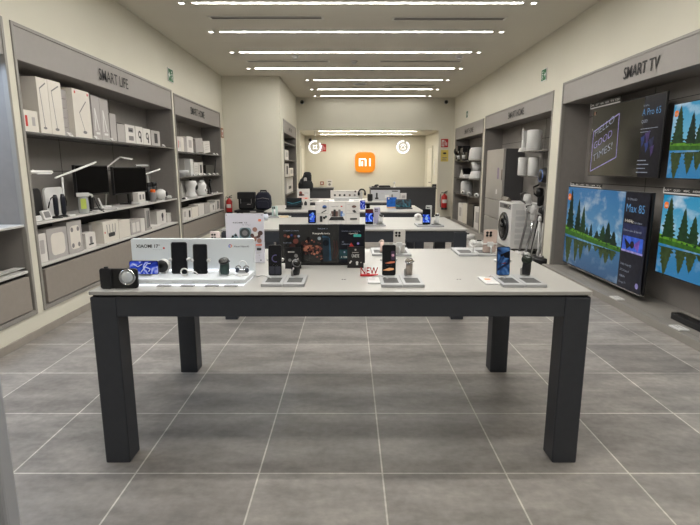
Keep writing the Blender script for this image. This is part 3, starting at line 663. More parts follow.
# -- niche cabinet by the alcove
def on_niche(pxl, pxr, pyt, label, z, mm=CARD, style=None, X=-1.56, d=.2): return on_left(pxl, pxr, pyt, label, z, d, mm, style, X=X)
on_niche(285.2, 288.6, 149.5, 'white appliance box on the upper shelf of the narrow alcove-side unit', 1.646, CARD, 'pale')
t = thing('electric_kettle', 'white kettle with dark handle on the narrow unit by the alcove', 'kettle', (-1.7, Yof(290.2, -1.7, 1.646), 1.646), RL)
MB().lathe([(.17, 0), (.18, .02), (.15, .26), (.12, .33), (.03, .36)], (0, 0, 0), WHITE, 20).build('body', t); MB().tube([(.14, 0, .28), (.24, 0, .28), (.24, 0, .1), (.16, 0, .06)], .025, BLACK).build('handle', t)
on_niche(285.5, 289, 163.5, 'tall white box on the second shelf of the narrow alcove-side unit', 1.241, CARD, 'dark')
on_niche(289.5, 293.4, 168, 'short white box on the second shelf of the narrow alcove-side unit', 1.241, CARD2, 'pale')
on_niche(286.8, 293, 178, 'white box with black window on the third shelf of narrow alcove-side unit', .831, CARD, 'router')

# ============================================================ RIGHT WALL UNITS
def refrigerator():
    y1, y0 = Yof(485.5, 2.89, 1.0), Yof(501.5, 2.89, 1.0); h = zof(148.5, y0); w = y1 - y0; d = .40
    t = thing('refrigerator', 'tall brushed steel refrigerator with dark sides beside the washing machine', 'refrigerator', (2.89 + d / 2, (y0 + y1) / 2, .045), RR)
    DARK = mat('fridge_side', (62, 61, 62), .4, noise=.04)
    MB().box(-w / 2, w / 2, -d / 2 + .05, d / 2, .03, h - .045, DARK).build('body', t, .004)
    zs = zof(201, y0) - .045
    for k, (a, c) in enumerate(((zs + .006, h - .045), (.43, zs - .006), (.035, .42))):
        dd = MB().box(-w / 2, w / 2, -d / 2, -d / 2 + .045, a, c, STEEL).build('door', t, .006)
        MB().box(w / 2 - .05, w / 2 - .02, -d / 2 - .012, -d / 2, (a + c) / 2 - .1, (a + c) / 2 + .1, mat('handle_dark_steel', (120, 114, 108), .3, .9)).build('handle', dd, .004)
    f = Flat(-d / 2 - .001); f.rr(w * .2, w * .3, h * .66, h * .78, mat('energy_label', (128, 112, 140), .5, noise=.2)); f.build('energy_label', t); f = Flat(-d / 2 - .001); f.rr(w * .16, w * .24, h * .5, h * .55, WHITE); f.build('door_sticker', t)
    MB().box(-w / 2 + .03, w / 2 - .03, -d / 2 + .06, d / 2 - .03, 0, .03, BLACK).build('plinth', t)
refrigerator()
def washer():
    X0 = 2.79; y0, y1 = Yof(511, X0, .45), Yof(498, X0, .45); w = y1 - y0; d = .5; zt = zof(203.5, y0); z0 = .045
    t = thing('washing_machine', 'white front-loading washing machine with round dark door', 'washing machine', (X0 + d / 2, (y0 + y1) / 2, z0), RR)
    h = zt - z0
    b = MB().box(-w / 2, w / 2, -d / 2, d / 2, .02, h, WHITE); b.build('body', t, .012)
    r = MB()
    for k in range(6): r.prism(rrect(-d / 2 + .07, d / 2 - .03, .1 + k * .105, .175 + k * .105, .01), 'x', w / 2, w / 2 + .008, PALEG)
    r.build('ribbed_side', t, .004)
    R = min(w * .4, .26); c = (0, -d / 2, h * .46)
    dr = MB().lathe([(R, 0), (R * 1.0, -.02), (R * .93, -.035), (R * .86, -.035)], c, mat('door_dark_ring', (40, 40, 44), .25, noise=.05), 36, 'y').build('door', t)
    MB().lathe([(R * .86, -.034), (R * .5, -.05), (.01, -.055)], c, GLOSSB, 36, 'y').build('door_glass', dr)
    f = Flat(-d / 2 - .056); f.text('10 kg', 0, h * .5, .05, PALEG); f.text('1400', 0, h * .4, .03, GREYD); f.build('lettering', dr)
    f = Flat(-d / 2 - .001); f.rr(-w * .42, w * .42, h * .86, h * .97, GREYD, .01); f.rr(-w * .1, w * .15, h * .885, h * .945, BLACK, .005); f.build('control_panel', t)
    MB().lathe([(.035, 0), (.033, -.022), (.028, -.024)], (w * .3, -d / 2, h * .915), CHROME, 20, 'y').build('dial', t)
    for x in (-w / 2 + .06, w / 2 - .06):
        for y in (-d / 2 + .06, d / 2 - .06): MB().cyl((x, y, 0), .025, .02, BLACK, 12).build('foot', t)
washer()
t = thing('folded_leaflet', 'dark brown leaflet stand on top of the washing machine', 'leaflet', (2.9, Yof(506, 2.9, .9), zof(203.5, Yof(511, 2.79, .45)) + .001), RR)
MB().box(-.18, .18, -.05, .05, 0, .008, mat('leaflet_brown', (92, 84, 76), .5, noise=.1)).build('foot', t); MB().prism([(-.05, .008), (.05, .008), (.0, .075)], 'x', -.17, .17, mat('leaflet_brown2', (112, 104, 92), .5, noise=.2)).build('panel', t)
def air_purifier(pxl, pxr, pyt, z, label, X=3.1):
    y1, y0 = Yof(pxl, X, z + .2), Yof(pxr, X, z + .2); r = (pxr - pxl) / 2 * (CT * (y0 + y1) / 2) / FPX; h = zof(pyt, (y0 + y1) / 2) - z
    r = min(r, .16)
    t = thing('air_purifier', label, 'air purifier', (X, (y0 + y1) / 2, z), RR)
    MB().lathe([(r * .9, 0), (r, .012), (r, h - .02), (r * .93, h - .004), (r * .8, h)], (0, 0, 0), WHITE, 28).build('body', t)
    MB().lathe([(r * 1.004, h * .1), (r * 1.004, h * .12)], (0, 0, 0), PALEG, 28).build('seam', t); MB().lathe([(r * .6, h), (r * .55, h + .006)], (0, 0, 0), GREYD, 24).build('grille', t)
air_purifier(527.5, 541.5, 130, 1.736, 'large white cylindrical air purifier on the upper right shelf')
air_purifier(518.3, 527.3, 157.5, 1.326, 'white cylindrical air purifier on the lower shelf, farther of two')
air_purifier(528.6, 538.8, 157.5, 1.326, 'white cylindrical air purifier on the lower shelf, nearer of two')
p = (3.08, Yof(524.5, 3.08, 1.735), 1.736)
t = thing('tower_heater', 'slim white tower appliance with grey column beside the large purifier', 'heater', p, RR)
MB().box(-.05, .05, -.05, .05, .05, zof(130.5, p[1]) - 1.736, PALEG).build('column', t, .012); MB().prism([(-.13, 0), (.1, 0), (.07, .07), (-.04, .07)], 'y', -.08, .08, WHITE).build('foot', t, .01)
f = Flat(-.051); f.rr(-.03, .03, .2, .42, GREYC, .01); f.build('grille', t)
p = P(547.3, 175.5, 3.04)
t = thing('hair_dryer', 'dark round appliance with blue ring near the white post, above the vacuums', 'hair dryer', p, RR)
MB().lathe([(.06, -.12), (.1, -.1), (.12, -.02), (.1, .08), (.05, .11)], (0, 0, 0), BLACK, 24, 'y').build('body', t); MB().ring((0, -.1, 0), .085, .014, mat('blue_ring', (70, 96, 150), .3, noise=.05)).build('front_ring', t)
MB().tube([(0, .02, -.08), (.0, .03, -.2), (0, .06, -.27)], .03, BLACK).build('handle', t)
MB().box(-.02, .02, .08, 3.30 - p[0] - .005, -.02, .02, BLACK).build('wall_hook', t)
def stick_vacuum(px, pyt, label, mm, mm2, X, head='up', z=.045, leanx=.0):
    Y = Yof(px, X, .5); h = zof(pyt, Y) - z
    t = thing('stick_vacuum', label, 'vacuum cleaner', (X, Y, z), RR)
    n = MB(); n.box(-.11, .11, -.06, .02, 0, .05, mm); n.build('floor_head', t, .015, 3)
    MB().tube([(0, -.02, .045), (leanx * .5, .05, h * .45), (leanx, .07, h * .72)], .02, mm2).build('tube', t)
    MB().lathe([(.03, 0), (.052, .02), (.055, .16), (.045, .2)], (leanx, .07, h * .68), mm, 18).build('dust_bin', t)
    b = MB(); b.lathe([(.03, 0), (.06, .02), (.065, .1), (.05, .15), (.01, .16)], (leanx, .05, h * .86 - .06), mm, 18); b.build('motor_body', t)
    MB().tube([(leanx, .05, h * .8), (leanx + .05, -.06, h * .86), (leanx + .03, -.07, h * .96), (leanx, .02, h - .015)], .016, mm2).build('handle', t)
stick_vacuum(522, 191, 'white stick vacuum nearest the washing machine', WHITE, GREYD, 2.835, leanx=.02)
stick_vacuum(528.5, 204, 'white slim stick vacuum with grey tube, second from the washing machine', WHITE, CHROME, 2.925)
stick_vacuum(534.5, 184, 'black stick vacuum standing among the white ones', BLACK, BLACK, 3.09)
stick_vacuum(540.5, 206, 'short stick vacuum with black bin, right of the black one', BLACK, PALEG, 2.97, leanx=-.05)
stick_vacuum(547.5, 189, 'tall white stick vacuum beside the white wall post', WHITE, PALEG, 3.12, leanx=.02)
o = MB().box(2.825, 2.897, 7.46, 8.5, .001, .044, TAUPEF).box(2.897, XR + .37, 7.48, 8.5, .0425, .0445, TAUPEF).build('display_plinth')
tag(o, 'low taupe plinth under the stick vacuums', 'plinth')
def robot_vacuum(x, y, z, label, mm, r=.17, dock=True, flat=.09):
    t = thing('robot_vacuum', label, 'robot vacuum', (x, y, z), RR)
    MB().lathe([(r * .94, 0), (r, .012), (r, flat - .02), (r * .95, flat - .004), (r * .7, flat)], (0, 0, 0), mm, 32).build('body', t)
    MB().lathe([(r * .28, flat), (r * .27, flat + .018), (r * .2, flat + .022)], (0, 0, 0), BLACK if mm is not BLACK else GREYD, 20).build('turret', t)
    return t
robot_vacuum(2.88, Yof(541, 2.88, .1), .0446, 'black round robot vacuum on the low plinth below the stick vacuums', BLACK, .14)
for k, (px, py) in enumerate(((467, 236), (479, 243))):
    p = tz(px, py, .05); robot_vacuum(min(p[0], 2.7), p[1], 0, 'white round robot vacuum on the floor before the far right unit, %s' % ('farther one', 'nearer one')[k], WHITE, .17)
t = thing('tripod_floor_lamp', 'white tripod stand among the stick vacuums', 'stand', (2.93, Yof(538.5, 2.93, .4), .045), RR)
for a in (90, 210, 330):
    MB().tube([(.0, 0, .62), (.17 * math.cos(math.radians(a)), .1 * math.sin(math.radians(a)), 0.008)], .011, WHITE).build('leg', t)
MB().lathe([(.02, .6), (.03, .62), (.02, .68)], (0, 0, 0), WHITE).build('hub', t)

# -- far right unit goods
z = 1.641
def espresso(px, pyt, label, mm, w, X=3.08):
    Y = Yof(px, X, z); h = zof(pyt, Y) - z
    t = thing('coffee_machine', label, 'coffee machine', (X, Y, z), RR)
    MB().box(-w / 2, w / 2, -.05, .17, 0, h, mm).build('body', t, .02, 3); MB().box(-w / 2, w / 2, -.17, -.05, h * .66, h, mm).build('brew_head', t, .015); MB().box(-w / 2, w / 2, -.17, -.05, 0, .04, BLACK).build('drip_tray', t, .005)
    MB().cyl((0, -.11, h * .52), .03, h * .14, CHROME).build('spout', t)
    MB().lathe([(.035, 0), (.045, .1), (.04, .1)], (0, -.11, .042), PALEG).build('cup', t)
espresso(462.6, 146, 'black coffee machine on the far right unit, farther one', BLACK, .27, 3.05)
espresso(467.7, 148, 'black coffee machine on the far right unit, nearer one', BLACK, .3, 3.05)
p = L_at(1, 0); X = 3.06; Y = Yof(476.5, X, z); h = zof(147, Y) - z
t = thing('electric_kettle', 'white kettle with loop handle on the far right upper shelf', 'kettle', (X, Y, z), RR)
MB().lathe([(.18, 0), (.19, .02), (.17, h * .8), (.14, h * .95), (.02, h)], (0, 0, 0), WHITE, 24).build('body', t)
MB().tube([(-.16, 0, h * .85), (-.29, 0, h * .8), (-.3, 0, h * .4), (-.18, 0, h * .2)], .022, WHITE).build('handle', t)
MB().lathe([(.17, 0), (.17, .015)], (0, 0, .0), BLACK).build('power_base', t)
t = thing('hair_tool', 'black appliance at the far front corner of the upper shelf', 'appliance', (2.96, Yof(457.4, 2.96, z), z), RR)
MB().box(-.06, .06, -.05, .05, .0, .1, BLACK).build('foot', t, .01); MB().ball((0, -.04, .26), (.09, .07, .1), BLACK).build('head', t); MB().box(-.02, .02, -.02, .02, .1, .2, BLACK).build('neck', t)
z = 1.201
t = thing('hand_mixer', 'white slanted appliance with black grip on the second shelf', 'appliance', (3.06, Yof(465.5, 3.06, z), z), RR)
MB().prism([(-.3, 0), (.3, 0), (.26, .06), (.06, .24), (-.05, .24), (-.2, .07)], 'y', -.11, .11, WHITE).build('body', t, .02, 3)
MB().prism([(-.08, .26), (.08, .24), (.24, .1), (.2, .07), (.05, .19), (-.06, .21)], 'y', -.115, .115, BLACK).build('grip', t, .01)
X = 3.06; Y = Yof(476, X, z); h = .40
t = thing('blender', 'white blender with tall clear jug on the second shelf', 'blender', (X, Y, z), RR)
MB().lathe([(.16, 0), (.17, .02), (.13, h * .4), (.11, h * .44)], (0, 0, 0), WHITE, 20).build('motor_base', t); MB().lathe([(.09, h * .44), (.13, h * .9), (.12, h * .9)], (0, 0, 0), ACRW, 20).build('jug', t); MB().lathe([(.13, h * .9), (.12, h * .98), (.04, h)], (0, 0, 0), WHITE, 20).build('lid', t)
z = .781
t = thing('rice_cooker', 'white cylindrical cooker on the third shelf of far right unit', 'cooker', (3.09, Yof(466.5, 3.09, z), z), RR)
MB().lathe([(.15, 0), (.16, .02), (.16, .28), (.14, .3)], (0, 0, 0), PALEG, 28).build('body', t); MB().lathe([(.15, .3), (.13, .33), (.04, .35)], (0, 0, 0), WHITE, 28).build('lid', t)
for k, px in enumerate((463, 469.5, 476.5)):
    t = thing('small_appliance', 'low white rounded appliance along the third shelf edge, %s' % ('farthest', 'middle one', 'nearest')[k], 'appliance', (2.955, Yof(px, 2.955, z), z), RR)
    MB().ball((0, 0, .05), (.15, .045, .05), WHITE).build('shell', t); MB().ball((.1, -.035, .055), (.04, .018, .025), BLACK).build('dark_button', t)
z = .044
for (a, c, p, lab, mm) in ((457.8, 462, 204, 'white upright box, farthest of the row', CARD), (462.2, 466.3, 204.5, 'white upright box, second farthest of the row', CARD2), (466.5, 472.6, 205, 'black upright box between white ones', BLACK), (473.5, 479.5, 208, 'white upright box nearest in the row', CARD)):
    on_right(a, c, p, lab + ' at the bottom of the far right unit', z, .26, mm, 'pale' if mm is CARD else None)

# ============================================================ TELEVISIONS
def sky_mat(name, top, bot, h, cloud=.5, s=.85):
    m = bpy.data.materials.new(name); m.use_nodes = True; nt = m.node_tree; b = nt.nodes['Principled BSDF']; N = nt.nodes.new; K = nt.links.new
    tc = N('ShaderNodeTexCoord'); sp = N('ShaderNodeSeparateXYZ'); K(tc.outputs['Object'], sp.inputs[0])
    mr = N('ShaderNodeMapRange'); mr.inputs['From Max'].default_value = h; K(sp.outputs['Z'], mr.inputs['Value'])
    mx = N('ShaderNodeMix'); mx.data_type = 'RGBA'; mx.inputs[6].default_value = lin(bot) + (1,); mx.inputs[7].default_value = lin(top) + (1,); K(mr.outputs['Result'], mx.inputs['Factor'])
    mp = N('ShaderNodeMapping'); mp.inputs['Scale'].default_value = (3.2, 1, 5.2); K(tc.outputs['Object'], mp.inputs['Vector'])
    n = N('ShaderNodeTexNoise'); n.inputs['Scale'].default_value = 1; n.inputs['Detail'].default_value = 6; K(mp.outputs['Vector'], n.inputs['Vector'])
    r = N('ShaderNodeValToRGB'); r.color_ramp.elements[0].position = .5; r.color_ramp.elements[1].position = .66
    r.color_ramp.elements[1].color = (cloud, cloud, cloud, 1); r.color_ramp.elements[0].color = (0, 0, 0, 1); K(n.outputs['Fac'], r.inputs['Fac'])
    m2 = N('ShaderNodeMix'); m2.data_type = 'RGBA'; m2.inputs[7].default_value = lin((214, 232, 244)) + (1,); K(r.outputs['Color'], m2.inputs['Factor']); K(mx.outputs[2], m2.inputs[6])
    b.inputs['Base Color'].default_value = (.01, .01, .012, 1); b.inputs['Roughness'].default_value = .18
    K(m2.outputs[2], b.inputs['Emission Color']); b.inputs['Emission Strength'].default_value = s
    return m
def pic(name, rgb, s=.8):                # picture colour on a lit screen
    if name in MATS: return MATS[name]
    m = mat(name, (6, 6, 8), .3); b = m.node_tree.nodes['Principled BSDF']; b.inputs['Specular IOR Level'].default_value = .15
    nt = m.node_tree; tc = nt.nodes.new('ShaderNodeTexCoord'); n = nt.nodes.new('ShaderNodeTexNoise'); n.inputs['Scale'].default_value = 22; n.inputs['Detail'].default_value = 4
    nt.links.new(tc.outputs['Object'], n.inputs['Vector']); r = nt.nodes.new('ShaderNodeValToRGB'); c = lin(rgb)
    r.color_ramp.elements[0].position = .35; r.color_ramp.elements[1].position = .65
    r.color_ramp.elements[0].color = tuple(v * .72 for v in c) + (1,); r.color_ramp.elements[1].color = tuple(min(1, v * 1.25) for v in c) + (1,)
    nt.links.new(n.outputs['Fac'], r.inputs['Fac']); nt.links.new(r.outputs['Color'], b.inputs['Emission Color']); b.inputs['Emission Strength'].default_value = s
    return m
def landscape(f, x0, x1, h, sky, lake, seed, k=1.0, logo=True):
    rnd = random.Random(seed); W = x1 - x0; hz = h * .40
    TR = pic('tree_green', (34, 60, 36)); TD = pic('tree_dark', (24, 44, 32)); GR = pic('meadow_green', (92, 142, 44)); GD = pic('meadow_dark', (56, 100, 36)); RF = pic('tree_reflection', (56, 72, 40)); MT = pic('mountain_blue', (104, 152, 190)); MT2 = pic('mountain_far', (130, 176, 208))
    f.rr(x0, x1, hz, h, sky); f.rr(x0, x1, 0, hz, lake)
    def ridge(n, lo, hi, xa, xb, mm, up=1):
        top = [(xa + (xb - xa) * i / n, hz + up * h * (lo + (hi - lo) * rnd.random() * (1 - abs(2 * i / n - 1) * .6))) for i in range(n + 1)]
        for p, q in zip(top, top[1:]): f.add([(p[0], f.y, hz), (q[0], f.y, hz), (q[0], f.y, q[1]), (p[0], f.y, p[1])], [(0, 1, 2, 3)], mm)
        f.y -= f.step
    ridge(14, .06, .24, x0 + W * .25, x1, MT2); ridge(12, .04, .14, x0 + W * .3, x1, MT)
    ridge(12, .01, .14, x0 + W * .25, x1, MT, -1)
    # shore: rises to the left
    sh = [(x0, hz + h * .10), (x0 + W * .3, hz + h * .06), (x0 + W * .62, hz + h * .02), (x1, hz + h * .005), (x1, hz - h * .05), (x0 + W * .6, hz - h * .045), (x0, hz - h * .02)]
    f.poly(sh, GR); f.poly([(x0, hz + h * .045), (x0 + W * .5, hz + h * .01), (x1, hz - h * .015), (x1, hz - h * .05), (x0 + W * .6, hz - h * .045), (x0, hz - h * .02)], GD)
    def tree(x, b, H, w, mm, flip=1):
        pts_l, pts_r = [], []; n = max(5, int(H / h * 22))
        for i in range(n + 1):
            q = i / n; ww = w * (1 - q) ** .8 + .002
            for s_, L in ((1, pts_r), (-1, pts_l)):
                L.append((x + s_ * ww * (.75 + .45 * rnd.random()), b + flip * H * q)); L.append((x + s_ * ww * .66, b + flip * H * (q + .4 / n)))
        for i in range(len(pts_l) - 1):
            f.add([(pts_l[i][0], f.y, pts_l[i][1]), (pts_r[i][0], f.y, pts_r[i][1]), (pts_r[i + 1][0], f.y, pts_r[i + 1][1]), (pts_l[i + 1][0], f.y, pts_l[i + 1][1])], [(0, 1, 2, 3)], mm)
        f.y -= f.step
    for q, Hh, w_ in ((.09, .50, .062), (.245, .40, .05), (.345, .33, .05), (.5, .15, .03), (.70, .18, .05), (.78, .24, .055), (.87, .16, .05), (.43, .10, .03), (.61, .1, .04)):
        x = x0 + W * q; wv = w_ * h * k * 2.0
        tree(x, hz - h * .055, Hh * h * .72, wv, RF, -1); tree(x, hz + h * (.08 - .09 * q), Hh * h, wv, TR if rnd.random() < .5 else TD)
    for i in range(26):
        q = rnd.random(); bx_ = x0 + W * (.01 + q * .97); f.disc(min(bx_, x1 - .012), hz + h * (.055 - .075 * q) + h * .02 * rnd.random(), h * (.012 + .014 * rnd.random()), (TR, GR, TD, GD)[i % 4], 9, .6)
    for i in range(18):
        q = rnd.random(); f.disc(min(x0 + W * (.02 + q * .95), x1 - .02), hz - h * (.05 + .03 * rnd.random()), h * (.012 + .01 * rnd.random()), (RF, TD)[i % 2], 9, .5)
    if logo:
        f.rr(x0 + W * .035, x0 + W * .035 + h * .085, h * .83, h * .915, pic('screen_orange', (228, 120, 52)), h * .03)
        f.text('mi', x0 + W * .035 + h * .043, h * .853, h * .035, pic('screen_white', (235, 225, 210)))
def television(label, X, y0, y1, z0, z1, bez=.012, dep=.024):
    t = thing('television', label, 'television', (X, (y0 + y1) / 2, z0), RR); w, h = y1 - y0, z1 - z0
    MB().box(-w / 2, w / 2, 0, dep, 0, h, BLACK).build('casing', t, .006)
    MB().box(-w * .25, w * .25, dep, dep + .03, h * .2, h * .7, BLACK).build('rear_housing', t, .01)
    b = MB(); b.box(-.2, .2, dep + .03, XR + .38 - X - .004, h * .35, h * .6, mat('bracket_grey', (60, 60, 62), .5, .3)); b.build('wall_bracket', t)
    if z0 < .3: MB().box(-w * .48, w * .48, -.004, .03, -.012, .0, CHROME).build('chrome_lower_edge', t)
    f = Flat(-.0012, .00025); return t, f, w - 2 * bez, h - 2 * bez, -w / 2 + bez, bez
def shift(f, dz):
    f.v = [(p[0], p[1], p[2] + dz) for p in f.v]
WT = pic('screen_white', (235, 225, 210)); LG = pic('screen_grey', (150, 156, 170)); LV = pic('screen_lavender', (150, 140, 196)); BLU = pic('screen_blue', (60, 96, 200)); DK = pic('screen_black', (30, 31, 40)); DK2 = pic('screen_navy', (44, 48, 78)); CY = pic('screen_cyan', (96, 150, 200)); PK = pic('screen_violet', (120, 84, 170))
# lower left: large landscape television with a text column
t, f, w, h, x0, bz = television('large lower television showing forest lake and a dark text column', 3.02, 4.975, 6.93, .155, 1.215)
cx = x0 + w * .765; landscape(f, x0, cx, h, sky_mat('screen_sky', (46, 132, 196), (140, 196, 224), h, .8, .5), sky_mat('screen_lake', (70, 140, 190), (34, 98, 150), h * .5, .3, .45), 3)
f.rr(cx, x0 + w, 0, h, DK); f.rr(cx + .01, x0 + w - .01, h * .40, h * .68, DK2)
f.text('TV S Mini LED', cx + .04, h * .92, .022, LG, align='l'); f.text('Max 85', cx + .04, h * .80, .085, CY, .34, 0, 'l'); f.text('144Hz', cx + .04, h * .69, .035, WT, .16, 0, 'l'); f.text('Game Boost', cx + .22, h * .69, .02, LG, .14, 0, 'l')
f.rr(cx + .02, x0 + w - .03, h * .385, h * .405, LV); f.rr(cx + .03, x0 + w - .04, h * .405, h * .55, BLU)
f.poly([(cx + .06, h * .53), (cx + .2, h * .46), (cx + .12, h * .41)], DK); f.poly([(cx + .36, h * .54), (cx + .24, h * .47), (cx + .34, h * .41)], PK); f.disc(cx + .22, h * .47, .04, DK)
f.text('Quantum colour, 4K Ultra HD', cx + .03, h * .6, .02, LG, .34, 0, 'l')
for k, s in enumerate(('Dolby Vision IQ', 'DTS-X sound', 'HDR10+', 'Google TV')): f.text(s, cx + .04, h * (.24 - .065 * k), .022, LG, None, 0, 'l')
f.disc(x0 + w - .07, h * .07, .03, LV); shift(f, bz); f.build('screen', t)
# upper left: dark television with neon lettering
t, f, w, h, x0, bz = television('dark upper television with neon HELLO GOOD TIMES lettering', 3.1, 5.07, 6.58, 1.355, 2.20)
f.rr(x0, x0 + w, 0, h, mat('tv_dark_glass', (38, 37, 33), .09, noise=.3, scale=2, emit=.35))
cx = x0 + w * .76; f.rr(cx, x0 + w, 0, h, pic('screen_column', (24, 24, 30)))
q = [(x0 + .06, h * .06), (x0 + .66, h * .26), (x0 + .64, h * .86), (x0 + .06, h * .66)]; f.line(q + [q[0]], .012, LV)
for k, (s, mm, ww) in enumerate((('HELLO', LG, .44), ('GOOD', LV, .42), ('TIMES!', LG, .45))): f.text(s, x0 + .10, h * (.58 - .19 * k), .085, mm, ww, -.012, 'l', .33)
f.text('TV A Pro', cx - .02, h * .88, .02, LG, None, 0, 'l'); f.text('A Pro 65', cx - .02, h * .77, .07, CY, .32, -.01, 'l'); f.text('QLED', cx - .02, h * .68, .03, LG, None, 0, 'l')
for k in range(2): f.rr(cx - .02, cx + .28 - k * .12, h * (.6 - .04 * k), h * (.607 - .04 * k), LG)
for k, (px, pz, r) in enumerate(((.04, .46, .05), (.12, .5, .06), (.2, .42, .06), (.12, .38, .05), (.22, .33, .05))):
    f.poly([(cx + px + .8 * r * math.cos(a) * (1.2 if i % 2 else .6), h * pz + r * math.sin(a) * (1.4 if i % 2 else .8)) for i, a in enumerate(2 * PI * j / 7 for j in range(7))], (pic('tv_dim_blue', (44, 58, 110)), pic('tv_dim_violet', (72, 56, 100)), DK2)[k % 3])
for k in range(4): f.rr(cx - .02, cx + .14 + .05 * (k % 2), h * (.2 - .05 * k), h * (.21 - .05 * k), LG)
f.disc(x0 + .06, h * .93, .022, pic('screen_dull_orange', (104, 66, 44))); shift(f, bz); f.build('screen', t)
# right column: two landscape televisions running out of the picture
for (zz0, zz1, yy0, lab, sd) in ((1.352, 2.06, 3.72, 'upper landscape television cut off by the right edge of the picture', 5), (.42, 1.213, 3.50, 'lower landscape television cut off by the right edge of the picture', 6)):
    t, f, w, h, x0, bz = television(lab, 3.1, yy0, 4.945, zz0, zz1)
    landscape(f, x0, x0 + w, h, sky_mat('screen_sky', (30, 150, 196), (160, 220, 236), h, .95, .7), sky_mat('screen_lake', (60, 140, 190), (30, 130, 186), h * .5, .4, .65), sd, 1.25); shift(f, bz); f.build('screen', t)
# black spec strips standing along the top edges of the televisions
STRIP = mat('strip_black', (18, 18, 20), .4, noise=.05)
def spec_strip(label, X, ya, yb, z0, h, words):
    w = yb - ya; t = thing('spec_strip', label, 'sign', (X, (ya + yb) / 2, z0), RR)
    MB().box(-w / 2, w / 2, -.004, .004, 0, h, STRIP).build('plate', t)
    f = Flat(-.0045); f.rr(-w / 2, w / 2, 0, h * .2, WHITE); f.rr(-w / 2, -w / 2 + .015, 0, h, WHITE)
    n = len(words)
    for k, s in enumerate(words): f.text(s, -w / 2 + w * (k + .5) / n, h * .42, h * .3, WHITE, w / n * .72, .01)
    f.build('printed_text', t)
spec_strip('black strip with white symbols above the dark upper television', 3.12, Yof(621, 3.12, 2.24), Yof(591, 3.12, 2.24), 2.2, .075, ('A', '65"', '4K', 'HDR', 'TV', '120'))
spec_strip('black strip with white symbols above the large lower television', 3.04, Yof(602, 3.04, 1.25), Yof(571, 3.04, 1.25), 1.215, .05, ('S', '85"', 'LED', '4K', '144', 'TV'))
spec_strip('black strip with white symbols above the lower right television', 3.12, 4.15, Yof(664, 3.12, 1.25), 1.213, .06, ('65"', 'QLED', '4K', 'HDR', 'TV', '60'))
# sound bar and tags on the ledge
x, y = tz(672, 318, .077)
t = thing('sound_bar', 'long black sound bar lying on the ledge under the right television', 'sound bar', (3.04, 3.98, .0765), RR)
MB().prism(rrect(-.48, .48, -.05, .05, .012), 'z', 0, .062, BLACK).build('body', t, .006)
f = MB(); f.box(-.46, .46, -.0515, -.05, .008, .054, mat('grille_black', (26, 26, 27), .8, noise=.4, scale=200)); f.build('grille', t)
for k, (px, py) in enumerate(((614.5, 298.5), (679, 328.5))):
    x, y = tz(px, py, .077)
    t = thing('price_plate', 'white price plate lying on the ledge, %s' % ('below the large television', 'before the sound bar')[k], 'price tag', (max(x, 2.875), y, .0765), RR)
    MB().box(-.075, .075, -.045, .045, 0, .012, WHITE).build('plate', t, .002); b = MB(); b.box(-.05, .05, .012, .016, .012, .0128, GREYD); b.box(-.05, .02, -.02, -.012, .012, .0128, GREYC); b.build('printed_text', t)

# ============================================================ WALL SIGNS AND SAFETY
def exit_sign(label, X, pxl, pxr, pyt, pyb, rz):
    ya, yb = Yof(pxl, X, 2.8), Yof(pxr, X, 2.8); y0, y1 = min(ya, yb), max(ya, yb); zt, zb = zof(pyt, y0), zof(pyb, y0); w, h = y1 - y0, zt - zb; w = min(w, h * 1.15)
    t = thing('exit_sign', label, 'sign', (X, (y0 + y1) / 2, zb), rz)
    MB().box(-w / 2, w / 2, -.012, -.001, 0, h, WHITE).build('plate', t)
    f = Flat(-.0125); f.rr(-w * .46, w * .46, h * .05, h * .95, GREEN)
    s = -1 if X < 0 else 1
    f.line([(s * w * .38, h * .5), (s * w * .05, h * .5)], h * .09, WHITE); f.poly([(s * w * .42, h * .5), (s * w * .2, h * .74), (s * w * .2, h * .26)], WHITE)
    f.disc(-s * w * .2, h * .76, h * .08, WHITE); f.line([(-s * w * .2, h * .66), (-s * w * .26, h * .42), (-s * w * .12, h * .3), (-s * w * .18, h * .12)], h * .06, WHITE); f.line([(-s * w * .26, h * .42), (-s * w * .38, h * .18)], h * .06, WHITE); f.line([(-s * w * .36, h * .56), (-s * w * .2, h * .62), (-s * w * .06, h * .52)], h * .045, WHITE)
    f.build('pictogram', t)
exit_sign('green exit sign with arrow high on the left wall', XL, 165.5, 174.5, 66, 80, RL)
exit_sign('green exit sign with arrow high on the right wall, nearer one', XR, 549, 540, 66.5, 79, RR)
exit_sign('green exit sign on the right wall above the furthest unit', XR, 469.5, 465.5, 110, 117, RR)
def wall_sign(label, x, Y, z0, w, h, mm, draw):
    t = thing('wall_sign', label, 'sign', (x, Y, z0)); MB().box(-w / 2, w / 2, -.012, -.001, 0, h, mm).build('plate', t); f = Flat(-.0125); draw(f, w, h); f.build('pictogram', t)
def fire_draw(f, w, h):
    f.rr(-w * .4, -w * .05, h * .12, h * .88, WHITE); f.rr(-w * .3, -w * .15, h * .2, h * .7, RED); f.line([(w * .12, h * .2), (w * .12, h * .8)], w * .08, WHITE); f.line([(w * .3, h * .2), (w * .3, h * .6)], w * .1, WHITE)
def cert_draw(f, w, h):
    f.disc(0, h * .72, w * .25, INK, sz=.5); f.rr(-w * .3, w * .3, h * .3, h * .36, GREYD); f.rr(-w * .3, w * .2, h * .18, h * .22, GREYD); f.rr(-w * .3, w * .25, h * .1, h * .13, GREYD)
Y = YBR; wall_sign('red fire extinguisher sign on the wall right of the alcove', xat(444.5, Y, 2.1), Y, zof(147.3, Y), .2, zof(139, Y) - zof(147.3, Y), RED, fire_draw)
wall_sign('yellow camera surveillance notice below the red sign right of the alcove', xat(444.5, Y, 1.8), Y, zof(161.5, Y), .21, zof(150, Y) - zof(161.5, Y), YELLOW, cert_draw)
